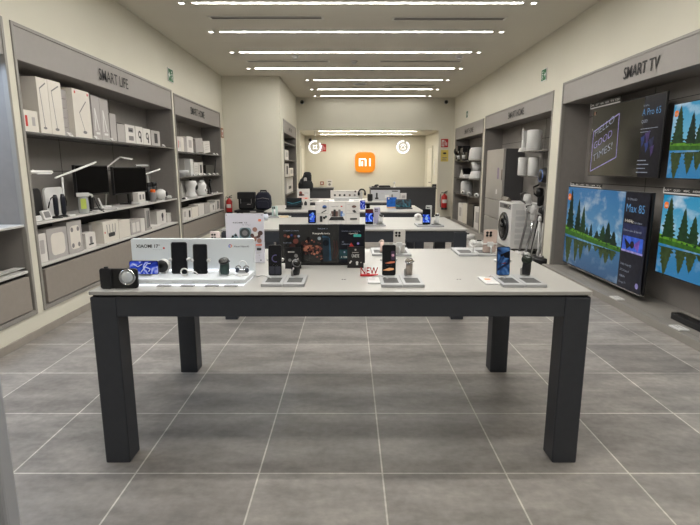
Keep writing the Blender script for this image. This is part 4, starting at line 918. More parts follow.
Y = YB; wall_sign('red sign on the alcove wall behind the left ring lamp', xat(323, Y, 2), Y, zof(151.5, Y), .21, .24, RED, fire_draw)
wall_sign('white printed notice on the alcove wall above the counter', xat(329.5, Y, 1.2), Y, zof(187, Y), .19, zof(179.5, Y) - zof(187, Y), CARD, lambda f, w, h: (f.rr(-w * .3, w * .3, h * .65, h * .8, GREYD), f.disc(0, h * .35, w * .22, GREYD)))
t = thing('alarm_call_point', 'small brown-red alarm call point on the alcove wall', 'alarm', (xat(322, Y, 1.2), Y, zof(185, Y)))
MB().prism(rrect(-.06, .06, 0, .12, .015), 'y', -.05, -.001, mat('brown_red', (140, 78, 58), .5, noise=.05)).build('housing', t, .004); f = Flat(-.0505); f.rr(-.03, .03, .03, .09, CARD); f.build('break_glass', t)
t = thing('fire_sign', 'brown and white safety sign on the left wall near its far end', 'sign', (XL, Yof(222.2, XL, 2), zof(138, 11)), RL)
MB().box(-.1, .1, -.012, -.001, 0, .2, mat('brown_sign', (140, 84, 48), .5, noise=.03)).build('plate', t); f = Flat(-.0125); f.rr(-.05, .05, .03, .17, CARD); f.rr(-.03, .03, .05, .12, RED); f.build('pictogram', t)
def extinguisher(label, x, y, z, h, face=0):
    t = thing('fire_extinguisher', label, 'fire extinguisher', (x, y, z), face); r = h * .16
    MB().lathe([(r * .9, 0), (r, .02), (r, h * .68), (r * .8, h * .76), (r * .35, h * .82), (r * .3, h * .86)], (0, 0, 0), RED, 24).build('cylinder', t)
    MB().lathe([(r * 1.003, .0), (r * 1.01, .06)], (0, 0, 0), BLACK, 24).build('foot_ring', t)
    l = MB(); n = 10
    for k in range(n):
        a, c = PI * (1.22 + .56 * k / n), PI * (1.22 + .56 * (k + 1) / n); rr = r * 1.012
        l.add([(rr * math.cos(a), rr * math.sin(a), h * .36), (rr * math.cos(c), rr * math.sin(c), h * .36), (rr * math.cos(c), rr * math.sin(c), h * .55), (rr * math.cos(a), rr * math.sin(a), h * .55)], [(0, 1, 2, 3)], CARD)
    l.build('label', t)
    v = MB(); v.cyl((0, 0, h * .86), r * .28, h * .06, CHROME, 12); v.tube([(0, 0, h * .92), (r * .5, -.0, h * .97), (r * 1.1, 0, h)], r * .13, BLACK); v.tube([(0, 0, h * .9), (r * 1.0, 0, h * .9)], r * .12, BLACK); v.build('valve', t)
    MB().tube([(-r * .2, 0, h * .89), (-r * .9, 0, h * .93), (-r * 1.35, 0, h * .8), (-r * 1.4, 0, h * .5), (-r * 1.25, 0, h * .22), (-r * 1.15, 0, h * .12)], r * .13, BLACK).build('hose', t)
    MB().box(-.05, .05, r, r + .04, h * .6, h * .7, GREYD).build('wall_bracket', t)
Y = YBR - .14; zz = zof(209.5, Y); extinguisher('red fire extinguisher hanging on the wall right of the alcove', xat(444.3, Y, .6), Y, zz, zof(191, Y) - zz)
Y = YBL - .145; zz = zof(214.5, Y); extinguisher('red fire extinguisher in the left corner beside the backpacks', xat(229.3, Y, .6), Y, zz, zof(195.5, Y) - zz)
# alcove switches
t = thing('switch_plate', 'tall pale switch plate on the right alcove side wall', 'switch', (2.5, YBR + .55, 1.25), RR)
MB().box(-.06, .06, -.012, -.001, 0, .4, CARD).build('plate', t, .003); f = Flat(-.0125)
for k in range(4): f.rr(-.035, .035, .03 + .09 * k, .1 + .09 * k, PALEG)
f.build('rocker_switches', t)

# ============================================================ DISPLAY TABLES
TZ = .89
def table(label, x0, x1, y0, y1, group='long white display tables with slate frames'):
    w, d = x1 - x0, y1 - y0
    t = thing('display_table', label, 'table', ((x0 + x1) / 2, (y0 + y1) / 2, 0), 0, group); a, c, e, g = -w / 2, w / 2, -d / 2, d / 2; L = .122
    MB().prism(rrect(a - .004, c + .004, e - .004, g + .004, .012), 'z', TZ - .019, TZ, TOPW).build('table_top', t, .003)
    MB().box(a + .012, c - .012, e + .012, g - .012, TZ - .028, TZ - .019, GAP).build('shadow_gap', t)
    ap = MB(); ap.box(a + L, c - L, e + .004, e + .03, .765, TZ - .028, SLATE); ap.box(a + L, c - L, g - .03, g - .004, .765, TZ - .028, SLATE)
    ap.box(a + .004, a + .03, e + L, g - L, .765, TZ - .028, SLATE); ap.box(c - .03, c - .004, e + L, g - L, .765, TZ - .028, SLATE)
    ap.box(a + .03, c - .03, e + .03, g - .03, TZ - .05, TZ - .029, GAP); ap.build('apron', t, .002)
    for x in (a, c - L):
        for y in (e, g - L): MB().box(x, x + L, y, y + L, 0, TZ - .028, SLATE).build('leg', t, .007)
    return t
T1 = (-1.228, 1.138, 2.265, 3.51); T2 = (-1.22, 1.108, 4.665, 5.82); T3 = (-1.14, .99, 6.57, 7.68); T4 = (-.97, .97, 8.45, 9.5)
table('large white-topped display table nearest the camera', *T1)
table('second white-topped display table, behind the nearest one', *T2)
table('third white-topped display table, holding the laptop and tablets', *T3)
table('furthest display table, holding the back row of product panels', *T4)

def pgrad(name, cols, s=.9, scale=20):   # abstract lit wallpaper
    if name in MATS: return MATS[name]
    m = mat(name, (4, 4, 6), .1); nt = m.node_tree; b = nt.nodes['Principled BSDF']
    tc = nt.nodes.new('ShaderNodeTexCoord'); n = nt.nodes.new('ShaderNodeTexNoise'); n.inputs['Scale'].default_value = scale; n.inputs['Detail'].default_value = 1; n.inputs['Distortion'].default_value = 1.5
    r = nt.nodes.new('ShaderNodeValToRGB'); el = r.color_ramp.elements
    while len(el) < len(cols): el.new(.5)
    for i, (p, c) in enumerate(cols): el[i].position = p; el[i].color = lin(c) + (1,)
    nt.links.new(tc.outputs['Object'], n.inputs['Vector']); nt.links.new(n.outputs['Fac'], r.inputs['Fac']); nt.links.new(r.outputs['Color'], b.inputs['Emission Color']); b.inputs['Emission Strength'].default_value = s; b.inputs['Specular IOR Level'].default_value = .15
    return m
SCR_BLUE = pgrad('wallpaper_blue', [(.3, (20, 34, 110)), (.48, (52, 78, 190)), (.56, (168, 176, 226)), (.7, (40, 56, 140))])
SCR_SKY = pgrad('wallpaper_electric', [(.3, (6, 8, 26)), (.45, (40, 80, 220)), (.6, (150, 190, 250)), (.75, (20, 30, 90))], 1.0, 14)
SCR_STEELB = pgrad('wallpaper_steel_blue', [(.3, (20, 34, 60)), (.5, (52, 88, 136)), (.62, (84, 120, 164)), (.75, (30, 52, 90))], .8, 16)
SCR_OFF = mat('screen_off', (8, 9, 13), .1, noise=.2)
SCR_RING = SCR_OFF

def phone(label, cx, Y, z, w, h, draw=None, screen=SCR_OFF, tilt=.12, rz=0, back=None, body=BLACK, group=None, cams=True):
    """upright phone; base point at its lower edge; back: colour of the rear when the rear faces the camera"""
    t = thing('smartphone', label, 'phone', (cx, Y, z), rz, group)
    M = Matrix.Rotation(-tilt, 4, 'X')
    MB().prism(rrect(-w / 2, w / 2, 0, h, w * .14), 'y', -.004, .004, back or body, M).build('body', t, .0015)
    if back is None:
        f = Flat(-.0042, .0002); f.rr(-w * .46, w * .46, h * .022, h * .978, screen, w * .11)
        if draw: draw(f, w, h)
        f.v = [tuple(M @ Vector(p)) for p in f.v]; f.build('screen', t)
    elif cams:
        c = MB().prism(rrect(-w * .40, w * .12, h * .70, h * .95, w * .1), 'y', -.0065, -.004, back, M).build('camera_module', t, .001)
        for px in (-.27, -.01):
            for pz in (.765, .885):
                l = MB().cyl((w * px, -.0065, h * pz), w * .105, -.0025, GLOSSB, 16, 'y', M).build('lens', c)
    return t
def holder(parent, x, y, h, tilt=.0, w=.03):   # little security arm of a tray
    g = MB(); g.tube([(x, y, .01), (x, y, h * .6), (x, y - .012, h)], .0075, PALEG); g.tube([(x - w / 2, y - .014, h), (x + w / 2, y - .014, h)], .006, PALEG)
    g.lathe([(.016, 0), (.016, .008), (.01, .012)], (x, y, .008), PALEG, 14); g.build('holder_arm', parent)
def tray(label, x0, x1, yf, yb, z=TZ, cells=2, arms=(), rz=0):
    t = thing('display_tray', label, 'display stand', ((x0 + x1) / 2, (yf + yb) / 2, z), rz); w, d = x1 - x0, yb - yf
    for k in range(cells):
        a, c = -w / 2 + w * k / cells, -w / 2 + w * (k + 1) / cells
        b = MB().prism(rrect(a + .0008, c - .0008, -d / 2, d / 2, .005), 'z', 0, .015, TRAYG).build('base', t, .002)
        MB().box(a + w / cells * .16, c - w / cells * .16, -d / 2 + d * .16, -d / 2 + d * .62, .015, .0158, INSET).build('info_card', b)
    for (x, y, h) in arms: holder(t, x - (x0 + x1) / 2, y - (yf + yb) / 2, h)
    return t
def watch(label, x, y, z, h, strap, r=.021, face=SCR_OFF, tilt=.5, rz=0, case=PALEG, curved=True):
    """watch buckled on a short upright cuff, dial at the top"""
    t = thing('smartwatch', label, 'watch', (x, y, z), rz)
    s = MB(); R, wd = h * .36, r * .7; n = 16
    for k in range(n):
        a, c = 2 * PI * k / n, 2 * PI * (k + 1) / n
        p = lambda q, rr: (rr * .72 * math.sin(q), h * .42 + rr * 1.12 * math.cos(q))
        (ya, za), (yc, zc), (yi, zi), (yj, zj) = p(a, R), p(c, R), p(a, R - .004), p(c, R - .004)
        s.add([(-wd, ya, za), (wd, ya, za), (wd, yc, zc), (-wd, yc, zc), (-wd, yi, zi), (wd, yi, zi), (wd, yj, zj), (-wd, yj, zj)], [(0, 1, 2, 3), (7, 6, 5, 4), (0, 3, 7, 4), (1, 5, 6, 2)], strap, True)
    s.build('strap', t)
    M = Matrix.Translation((0, -R * .35, h * .42 + R * 1.05)) @ Matrix.Rotation(PI / 2 - tilt - .35, 4, 'X')
    c = MB().lathe([(r * .9, -.005), (r, -.002), (r, .004), (r * .93, .007)], (0, 0, 0), case, 28, 'z', M).build('case', t)
    MB().lathe([(r * .9, .0072), (r * .88, .0078)], (0, 0, 0), face, 28, 'z', M).build('dial', c)
    MB().cyl((r, 0, 0), .004, .005, case, 10, 'x', M).build('crown', c)
    MB().tube([(-r * .9, .0, 0), (-r * .95, 0, h * .3), (-r * .5, -.004, h * .5)], .007, WHITE).build('cuff_post', t)
    return t

# ------------------------------------------------ nearest table: lit display stage
LITW = mat('stage_white', (206, 211, 214), .35, emit=.06, noise=.01); GLOWW = glow('stage_edge_light', (244, 248, 255), 2.2)
yf, yb = 2.375, 2.615
sx0, sx1 = xat(131.2, yb - .026, 1.04), xat(254.5, yb - .026, .98)
bx = (sx0 + sx1) / 2; W = sx1 - sx0
t = thing('launch_display', 'white backlit stage with upright panel on the nearest table', 'display', (bx, yb, TZ)); bh = zof(238, yb) - TZ
MB().prism([(-W / 2, -.03), (W / 2, -.03), (W / 2 - .01, yf - yb), (-W / 2 + .02, yf - yb)], 'z', .008, .034, LITW).build('platform', t, .004)
MB().prism([(-W / 2 + .01, -.03), (W / 2 - .01, -.03), (W / 2 - .02, yf - yb + .006), (-W / 2 + .03, yf - yb + .006)], 'z', 0, .0075, GLOWW).build('edge_light', t)
pn = MB().prism(rrect(-W / 2, W / 2, .0, bh, .008), 'y', -.026, .0, LITW).build('upright_panel', t, .003)
lt = MB().box(-W / 2 + .03, W / 2 - .03, -.036, -.03, .0345, .040, GLOWW).build('back_edge_light', t)
f = Flat(-.0265); X0 = lambda px: xat(px, yb - .03, 1.02) - bx; Z0 = lambda py: zof(py, yb - .03) - TZ
f.rr(-W / 2 + .012, W / 2 - .012, .06, bh - .01, LITW); f.text('XIAOMI 17', X0(136.2), Z0(247.8), .017, mat('print_black', (10, 10, 11), .6, noise=.05), X0(158.5) - X0(136.2), .03, 'l'); f.rr(X0(158.5), X0(160.5), Z0(245.5), Z0(244.8), GREYD); f.text('Portrait camera', X0(163), Z0(250), .003, GREYD, .05, 0, 'r'); f.disc(X0(164), Z0(248.2), .0055, REDP)
h_ = X0(230.5)
for k, cc in enumerate(((220, 90, 70), (120, 90, 200), (70, 130, 220), (230, 140, 90))):
    a = PI / 4 + k * PI / 2; f.line([(h_ + .009 * math.cos(a - .75), Z0(246) + .009 * math.sin(a - .75)), (h_ + .009 * math.cos(a + .75), Z0(246) + .009 * math.sin(a + .75))], .004, mat('logo_tint_%d' % k, cc, .5, noise=.03))
f.text('Xiaomi HyperAI', X0(234), Z0(247.2), .009, mat('print_black', (10, 10, 11), .6), X0(249) - X0(234), .006, 'l'); f.build('printed_text', pn)
f = Flat(yf - yb - .0005)
for px, s in ((149, 'Xiaomi 17'), (175, 'Xiaomi 17'), (195, 'Watch'), (237, 'Buds')):
    f.text(s, xat(px, yf, .91) - bx, .017, .005, GREYD, .03)
f.build('front_text', t)
STZ = TZ + .0345
# the phone in a black camera case
def ctz(px, py): return tz(px, py, TZ)
y_ = 2.33; x0, x1 = xat(102, y_, .92), xat(138.5, y_, .92); ph = zof(268.5, y_) - TZ; w = x1 - x0
t = thing('camera_phone', 'black phone in camera grip case with large silver ringed lens', 'phone', ((x0 + x1) / 2, y_, TZ))
MB().prism(rrect(-w / 2, w / 2, 0, ph, .014), 'y', -.008, .008, BLACK).build('body', t, .003)
MB().prism(rrect(-w / 2, -w / 2 + .055, .0, ph + .004, .012), 'y', -.02, -.008, BLACKF).build('grip', t, .004)
MB().cyl((-w / 2 + .03, -.008, ph + .003), .01, .007, BLACK, 14).build('shutter_button', t)
lx = xat(129.6, y_, .92) - (x0 + x1) / 2; lz = zof(276.2, y_) - TZ; lr = .0385
l = MB().lathe([(lr, -.008), (lr, -.026), (lr * .92, -.029), (lr * .86, -.024)], (lx, 0, lz), CHROME, 36, 'y').build('lens_ring', t)
LENSG = mat('lens_reflective_glass', (212, 218, 222), .18, .45, noise=.05)
MB().lathe([(lr * .86, -.0235), (lr * .6, -.0275), (lr * .3, -.0295), (.002, -.030)], (lx, 0, lz), LENSG, 36, 'y').build('lens_glass', l)
# blue landscape phone + dark round lens beside it
y_ = 2.44; x0, x1 = xat(129.5, y_, .95), xat(159, y_, .95); z0, z1 = zof(274.5, y_), zof(260.8, y_); w, hh = x1 - x0, z1 - z0
t = thing('smartphone', 'blue-screened phone standing sideways behind the camera grip phone', 'phone', ((x0 + x1) / 2, y_, STZ))
z0 -= STZ; z1 -= STZ
M = Matrix.Rotation(-.08, 4, 'X')
MB().prism(rrect(-w / 2, w / 2, max(z0, .001), z1, .011), 'y', -.004, .004, BLACK, M).build('body', t, .0015)
f = Flat(-.0043); f.rr(-w / 2 + .003, w / 2 - .003, max(z0, .001) + .003, z1 - .003, SCR_BLUE, .009); BR = pic('screen_pale', (196, 204, 240))
zc = (z0 + z1) / 2
f.line([(-w * .38, zc + .02), (-w * .2, zc + .005), (-w * .05, zc + .018)], .004, BR); f.line([(-w * .1, zc - .022), (w * .02, zc), (w * .12, zc + .02), (w * .24, zc + .022)], .004, BR); f.line([(w * .05, zc + .004), (w * .22, zc - .006), (w * .16, zc - .02)], .004, BR); f.line([(-w * .36, zc - .014), (-w * .24, zc - .024)], .003, BR); f.disc(w * .02, zc + .002, .006, BR)
f.v = [tuple(M @ Vector(p)) for p in f.v]; f.build('screen', t)
MB().box(-.03, .03, .004, .03, 0, .02, PALEG).build('cradle', t, .003)
y_ = 2.50; cx, cz = xat(163.2, y_, .96), zof(266, y_)
t = thing('lens_ring_accessory', 'black round lens with white ring beside the sideways phone', 'lens', (cx, y_, STZ)); cz -= STZ; R = .036
MB().lathe([(R, -.004), (R, .012), (R * .9, .014)], (0, 0, cz), WHITE, 32, 'y').build('white_ring', t); MB().lathe([(R * .86, -.012), (R * .9, -.006), (R * .86, -.003)], (-.004, 0, cz), BLACK, 32, 'y').build('lens', t)
MB().box(-.012, .012, -.004, .03, 0, max(.012, cz - R + .004), ACRW).build('foot', t)
# two dark phones on the stage
def stage_phone(px0, px1, pyt, pyb, y_, label):
    x0, x1 = xat(px0, y_, 1.0), xat(px1, y_, 1.0); w = x1 - x0; h = zof(pyt, y_) - STZ
    o = phone(label, (x0 + x1) / 2, y_ - .005, STZ, w, h / math.cos(.1), None, SCR_OFF, .1)
    g = MB()
    for s in (-1, 1): g.lathe([(.006, -.012), (.009, -.008), (.009, .012)], (s * (w / 2 + .004), .012, h * .45), PALEG, 14, 'y')
    g.tube([(0, .02, h * .45), (0, .05, h * .35), (0, .06, 0.001)], .008, PALEG); g.tube([(-w / 2 - .003, .02, h * .45), (w / 2 + .003, .02, h * .45)], .005, PALEG); g.build('security_clamp', o)
stage_phone(171.2, 187.2, 242.3, 273.5, 2.50, 'larger dark-screened phone upright on the white stage')
stage_phone(193, 207.3, 244.3, 273.5, 2.50, 'smaller dark-screened phone upright on the white stage')
y_ = 2.44; t = thing('charging_puck', 'white ring cable loop before the larger stage phone', 'charger', (xat(184.5, y_, .95), y_, STZ))
MB().ring((0, 0, .021), .018, .0038, WHITE, 'y', 0, 360).build('ring', t); MB().tube([(.018, 0, .02), (.04, .0, .026), (.05, .01, .02), (.06, .02, .004)], .003, WHITE).build('cable', t)
y_ = 2.47; watch('smartwatch with dark green strap on the white stage', xat(224.5, y_, .98), y_, STZ, .092, DGREEN, .026, mat('dial_black', (20, 20, 22), .15, noise=.3), .8, 0, BLACK)
y_ = 2.47; cx = xat(242.3, y_, .96)
t = thing('open_earbuds', 'dark open-ear earbuds on clear round stand at stage end', 'earbuds', (cx, y_, STZ))
MB().lathe([(.03, 0), (.032, .004), (.02, .009)], (0, 0, 0), ACRW, 24).build('stand_base', t); MB().ring((0, .012, .05), .02, .003, ACRW).build('stand_ring', t)
for s in (-1, 1):
    g = MB(); g.ball((s * .024, -.005, .026), (.011, .012, .014), mat('earbud_navy', (44, 52, 66), .3, noise=.05)); g.ring((s * .02, .002, .033), .014, .003, GREYD, 'y', 20, 200); g.build('earbud', t)
MB().prism(rrect(-.022, .022, .012, .026, .005), 'y', -.012, .008, CHROME).build('cradle', t, .002)
t = thing('white_cable', 'thin white cable lying on the stage beside the earbuds', 'cable', (xat(233, 2.44, .93), 2.44, STZ))
MB().tube([(-.03, 0, .003), (-.015, .01, .006), (0, -.005, .012), (.014, .004, .005), (.03, -.004, .003)], .0028, PALEG).build('cord', t); MB().box(.028, .044, -.008, .0, 0, .006, WHITE).build('plug', t, .001)
for k, px in enumerate((164.5, 188, 212.3, 231.3)):
    x, y = ctz(px, 286); t = thing('price_plate', 'small grey price plate before the stage, %s from the left' % ('first', 'second', 'third', 'fourth')[k], 'price tag', (x, y, TZ), 0, 'price plates before the stage')
    MB().prism(rrect(-.034, .034, -.018, .018, .006), 'z', 0, .006, TRAYG).build('plate', t, .001); b = MB(); b.box(-.024, .022, .002, .006, .006, .0064, GREYD); b.box(-.024, .006, -.008, -.005, .006, .0064, GREYD); b.build('printed_text', t)

# ------------------------------------------------ nearest table: poster, dark panel
y_ = 2.98; x0, x1 = xat(226.3, y_, 1.05), xat(264.3, y_, 1.05); w = x1 - x0; h = zof(213.3, y_) - TZ
t = thing('standing_poster', 'white upright poster with phones and orange logo behind the stage', 'poster', ((x0 + x1) / 2, y_, TZ))
MB().prism(rrect(-w / 2, w / 2, .0, h, .006), 'y', -.004, .004, mat('poster_white', (206, 204, 214), .4, noise=.01)).build('panel', t, .001)
MB().box(-w / 2 + .01, w / 2 - .01, .004, .06, 0, .006, ACRYL).build('foot', t)
f = Flat(-.0045); f.rr(-w * .495, w * .495, h * .01, h * .99, MATS['poster_white']); BLG = mat('poster_blue_grey', (120, 144, 152), .4, noise=.05); SKIN = mat('poster_skin', (150, 112, 100), .5, noise=.25, scale=30)
f.text('REDMI 15', -w * .12, h * .80, .0085, INK, .085, .004); f.text('by design', .01, h * .765, .005, GREYD, .05)
f.rr(w * .36, w * .43, h * .84, h * .885, ORANGE, .004); f.text('mi', w * .395, h * .85, .007, WHITE)
q0 = len(f.v)
f.poly([(-w * .34, h * .50), (-w * .20, h * .60), (-w * .10, h * .46), (-w * .24, h * .40)], BLG)
for a, c in ((-.27, .54), (-.22, .5), (-.25, .47), (-.20, .56)): f.disc(w * a, h * c, .006, INK)
f.rr(-w * .12, w * .14, h * .46, h * .69, BLG, .015); f.disc(.0, h * .60, .026, mat('poster_lens', (52, 60, 62), .4, noise=.1)); f.disc(.0, h * .60, .014, GREYD)
for k, (a, c, r) in enumerate(((.22, .66, .012), (.28, .56, .014), (.20, .50, .013), (.34, .60, .012), (.31, .47, .012), (.16, .56, .01))): f.disc(w * a, h * c, r, SKIN if k % 2 == 0 else mat('poster_brown', (84, 60, 56), .5, noise=.2))
f.disc(w * .24, h * .58, .011, WHITE); f.v[q0:] = [(p[0] * 1.2, p[1], h * .55 + (p[2] - h * .55) * 1.18) for p in f.v[q0:]]
f.rr(w * .28, w * .44, h * .355, h * .385, mat('poster_coral', (224, 120, 96), .5, noise=.03)); f.rr(w * .3, w * .42, h * .26, h * .31, INK, .003); f.disc(w * .36, h * .16, .003, GREYC); f.disc(w * .40, h * .06, .004, INK)
for k in range(3): f.rr(w * .28, w * .44 - .01 * k, h * (.22 - .012 * k), h * (.224 - .012 * k), GREYC)
for a in (-.46, .46): f.disc(w * a, h * .97, .003, GREYD)
f.build('printed_picture', t)

y_ = 2.90; x0, x1 = xat(279.5, y_, 1.0), xat(365, y_, 1.0); w = x1 - x0; h = zof(224.3, y_) - TZ; zb = max(.004, zof(263, y_) - TZ)
t = thing('digital_display_panel', 'wide dark display panel with product collage on the nearest table', 'display', ((x0 + x1) / 2, y_, TZ))
MB().box(-w / 2, w / 2, -.006, .012, zb, h, BLACK).build('panel', t, .002)
MB().box(-w * .3, w * .3, -.0, .09, 0, .012, BLACK).build('foot', t, .003); MB().box(-.05, .05, .012, .04, .01, h * .5, BLACK).build('support', t)
sc = lambda n, c, s=.5: pic(n, c, s)
f = Flat(-.0065, .00015); f.rr(-w / 2 + .004, w / 2 - .004, zb + .004, h - .004, mat('panel_dark_screen', (34, 34, 33), .12, noise=.25, scale=6, emit=.18))
Xp = lambda px: xat(px, y_, 1.0) - (x0 + x1) / 2; Zp = lambda py: zof(py, y_) - TZ
f.rr(Xp(339), Xp(364), Zp(262.5), Zp(225), sc('panel_slate', (30, 31, 36)))
f.text('POTENCIA SIN LIMITES', Xp(284), Zp(231), .005, LG, Xp(299) - Xp(284), 0, 'l')
f.text('XIAOMI 17', Xp(323), Zp(229), .005, LG, .06); f.text('Fotografía única', Xp(321.5), Zp(234), .0095, WT, Xp(330.5) - Xp(313.5), .008)
sk = sc('panel_skin', (176, 112, 88)); sk2 = sc('panel_skin_dark', (120, 70, 60)); tlb = sc('panel_teal_blue', (58, 92, 112))
for k, (px, py, r, m_) in enumerate(((285.5, 235.5, .009, sk2), (288.8, 236.5, .008, sk), (292, 235, .007, sc('panel_dim_blue', (60, 70, 130))), (295.5, 236, .008, sk2), (299, 236, .007, LG), (296, 241, .016, sk2), (292.5, 246, .018, sc('panel_brown', (70, 48, 44))), (303, 243, .012, sc('panel_brown', (70, 48, 44))))): f.disc(Xp(px), Zp(py), r, m_)
f.text('Leica', Xp(284), Zp(243), .006, LG, .045, 0, 'l')
rp = random.Random(11); tones = [sk, sk2, sc('panel_black_suit', (24, 20, 20)), sc('panel_brown', (70, 48, 44)), sk, sc('panel_coral', (190, 124, 98)), sk2]
for k in range(60):
    q = rp.random(); px = 304 + 18 * q; py = 239 + 21 * rp.random() * (.55 + .45 * q) + (0 if q > .3 else 2); r = .003 + .0065 * rp.random(); a_ = rp.random() * 3
    f.poly([(Xp(px) + r * (1.5 if i % 2 else .7) * math.cos(a_ + i * PI / 3), Zp(py) + r * (1.3 if i % 3 else .8) * math.sin(a_ + i * PI / 3)) for i in range(6)], tones[k % 7])
f.disc(Xp(319.5), Zp(238), .010, sc('panel_pale', (166, 176, 176))); f.disc(Xp(308.5), Zp(238.5), .011, sc('panel_black_suit', (24, 20, 20)))
f.line([(Xp(322.5), Zp(236)), (Xp(329), Zp(237.5)), (Xp(330.5), Zp(260))], .012, tlb); f.rr(Xp(323), Xp(329.4), Zp(261), Zp(237), sc('panel_phone', (44, 56, 64)), .01); f.disc(Xp(326), Zp(242.5), .018, sc('panel_lens', (20, 26, 32)))
for px in (334, 336.5): f.line([(Xp(px), Zp(240)), (Xp(px + 1), Zp(250)), (Xp(px - 1), Zp(258))], .008, sc('panel_brown', (70, 48, 44)))
f.text('Inteligencia avanzada', Xp(342), Zp(231), .005, LG, Xp(360) - Xp(342), 0, 'l'); f.text('HyperOS', Xp(349), Zp(233.6), .007, WT, .05, 0, 'l'); f.rr(Xp(353.5), Xp(361), Zp(236.5), Zp(233.8), TEAL, .004)
f.text('AI', Xp(342), Zp(242), .008, LG, None, 0, 'l'); f.text('ultra', Xp(342), Zp(244), .006, LG, .05, 0, 'l'); f.poly([(Xp(349), Zp(246.5)), (Xp(351), Zp(242)), (Xp(354), Zp(246))], sc('panel_red', (200, 70, 64))); f.disc(Xp(358), Zp(243), .007, LV)
f.rr(Xp(339.5), Xp(348), Zp(258.5), Zp(249), sc('panel_teal_card', (52, 84, 88))); f.text('3 GB', Xp(344), Zp(257), .008, WT, .035); f.disc(Xp(344.5), Zp(251.5), .005, LG); f.disc(Xp(355.5), Zp(250.5), .005, LG)
f.build('screen_picture', t)
def icon_card(px0, px1, pyt, pyb, y_, label, rows):
    x0, x1 = xat(px0, y_, .95), xat(px1, y_, .95); w = x1 - x0; h = zof(pyt, y_) - TZ
    t = thing('info_card', label, 'card', ((x0 + x1) / 2, y_, TZ)); MB().box(-w / 2, w / 2, -.002, .002, 0, h, BLACK).build('card', t); MB().box(-w / 2, w / 2, .002, .04, 0, .003, ACRYL).build('foot', t)
    f = Flat(-.0025, .0001); f.rr(-w * .48, w * .48, h * .02, h * .98, BLACK); rows(f, w, h); f.build('printed_icons', t)
icon_card(347.3, 363.6, 246.5, 266, 2.82, 'small black card with white icons before the dark panel, right end', lambda f, w, h: (f.text('ÚNETE', 0, h * .5, h * .14, WHITE, w * .45, .01), f.disc(0, h * .85, w * .06, GREYC), f.rr(-w * .2, w * .2, h * .72, h * .74, GREYC), f.line([(-w * .36, h * .22), (-w * .24, h * .34)], .008, WHITE), f.disc(w * .1, h * .26, w * .08, WHITE), f.rr(w * .04, w * .16, h * .14, h * .26, WHITE), f.disc(w * .34, h * .26, w * .04, GREYC)))
icon_card(285, 301, 247, 267.5, 2.80, 'small black card before the dark panel, left end', lambda f, w, h: (f.rr(-w * .3, w * .1, h * .75, h * .8, GREYC), f.disc(-w * .2, h * .4, w * .1, GREYD), f.disc(w * .2, h * .6, w * .12, GREYD), f.line([(w * .1, h * .3), (w * .36, h * .5)], .006, GREYC)))
# red NEW sign
y_ = ctz(369, 276)[1]; x0, x1 = xat(360.2, y_, .9), xat(378.2, y_, .9); w = x1 - x0; h = zof(267.3, y_) - TZ
t = thing('new_sign', 'red NEW letters on a red base on the nearest table', 'sign', ((x0 + x1) / 2, y_, TZ)); hb = h * .22
MB().box(-w / 2, w / 2, -.012, .012, 0, hb, RED).build('base', t, .002)
g = MB(); vs, fs, a, c = text_geo('NEW', .0); k = w * .96 / (c - a)
for yy in (-.005, .005): g.add([((v[0] - (a + c) / 2) * k, yy, hb + v[1] * (h - hb) / .7) for v in vs], fs, RED)
n = len(vs); g.build('letters', t)
# trays with phone and watch
def station(px0, pxm, px1, yF, yB, ph, wt, lab, draw=None, screen=SCR_OFF, strap=BLACK, dial=None, wh=.075, case=PALEG, wr=.022, ptilt=.12, wtilt=.5):
    x0, x1 = xat(px0, yF, .9), xat(px1, yF, .9); xm = xat(pxm, yF, .9)
    yp = tz(0, 275.6, TZ + .0155)[1]; yB = yp + .035
    pw0, pw1 = xat(ph[0], yp, 1.0), xat(ph[1], yp, 1.0); h = (zof(ph[2], yp) - TZ - .02) / math.cos(ptilt); cx = (pw0 + pw1) / 2
    wx = xat((wt[0] + wt[1]) / 2, yp, .97)
    tr = tray('grey two-part security tray under ' + lab, x0, x1, yF, yB, TZ, 2, ((cx, yp + .022, .07),))
    a = MB(); r = MB()
    o = phone('phone upright on tray: ' + lab, cx, yp, TZ + .0165, pw1 - pw0, h, draw, screen, ptilt)
    g = MB(); ww = (pw1 - pw0) / 2
    for s in (-1, 1): g.lathe([(.006, -.01), (.008, -.006), (.008, .012)], (s * (ww + .003), .018, h * .5), PALEG, 12, 'y')
    g.build('security_clamp', o)
    g = MB(); g.tube([(cx - .01 - (x0 + x1) / 2, .01, .016), (cx - .05 - (x0 + x1) / 2, .02, .03), (cx - .09 - (x0 + x1) / 2, .03, .02)], .0035, PALEG); g.build('security_cable', tr)
    return cx, yp, wx, tr
def d_ring(f, w, h):
    m_ = pic('wall_ring', (92, 86, 120), .7)
    for k in range(8):
        a, c = math.radians(70 + 28 * k), math.radians(70 + 28 * (k + 1)); f.line([(w * .05 + w * .26 * math.cos(a), h * .56 + w * .26 * math.sin(a)), (w * .05 + w * .26 * math.cos(c), h * .56 + w * .26 * math.sin(c))], w * .08, m_)
    f.rr(-w * .44, w * .44, h * .04, h * .3, pic('wall_dim', (58, 58, 64), .7), .004); f.rr(-w * .02, w * .02, h * .04, h * .3, SCR_OFF)
cx, yp, wx, tr = station(260.3, 284, 304.3, 2.352, 2.56, (268, 281.3, 244.8), (289, 301), 'dark phone with ring picture, before the dark panel', d_ring)
watch('black smartwatch on tray before the dark panel', xat(295.5, yp, .97), yp, TZ + .0165, .085, BLACK, .022, SCR_OFF, .15, .5, GREYD)
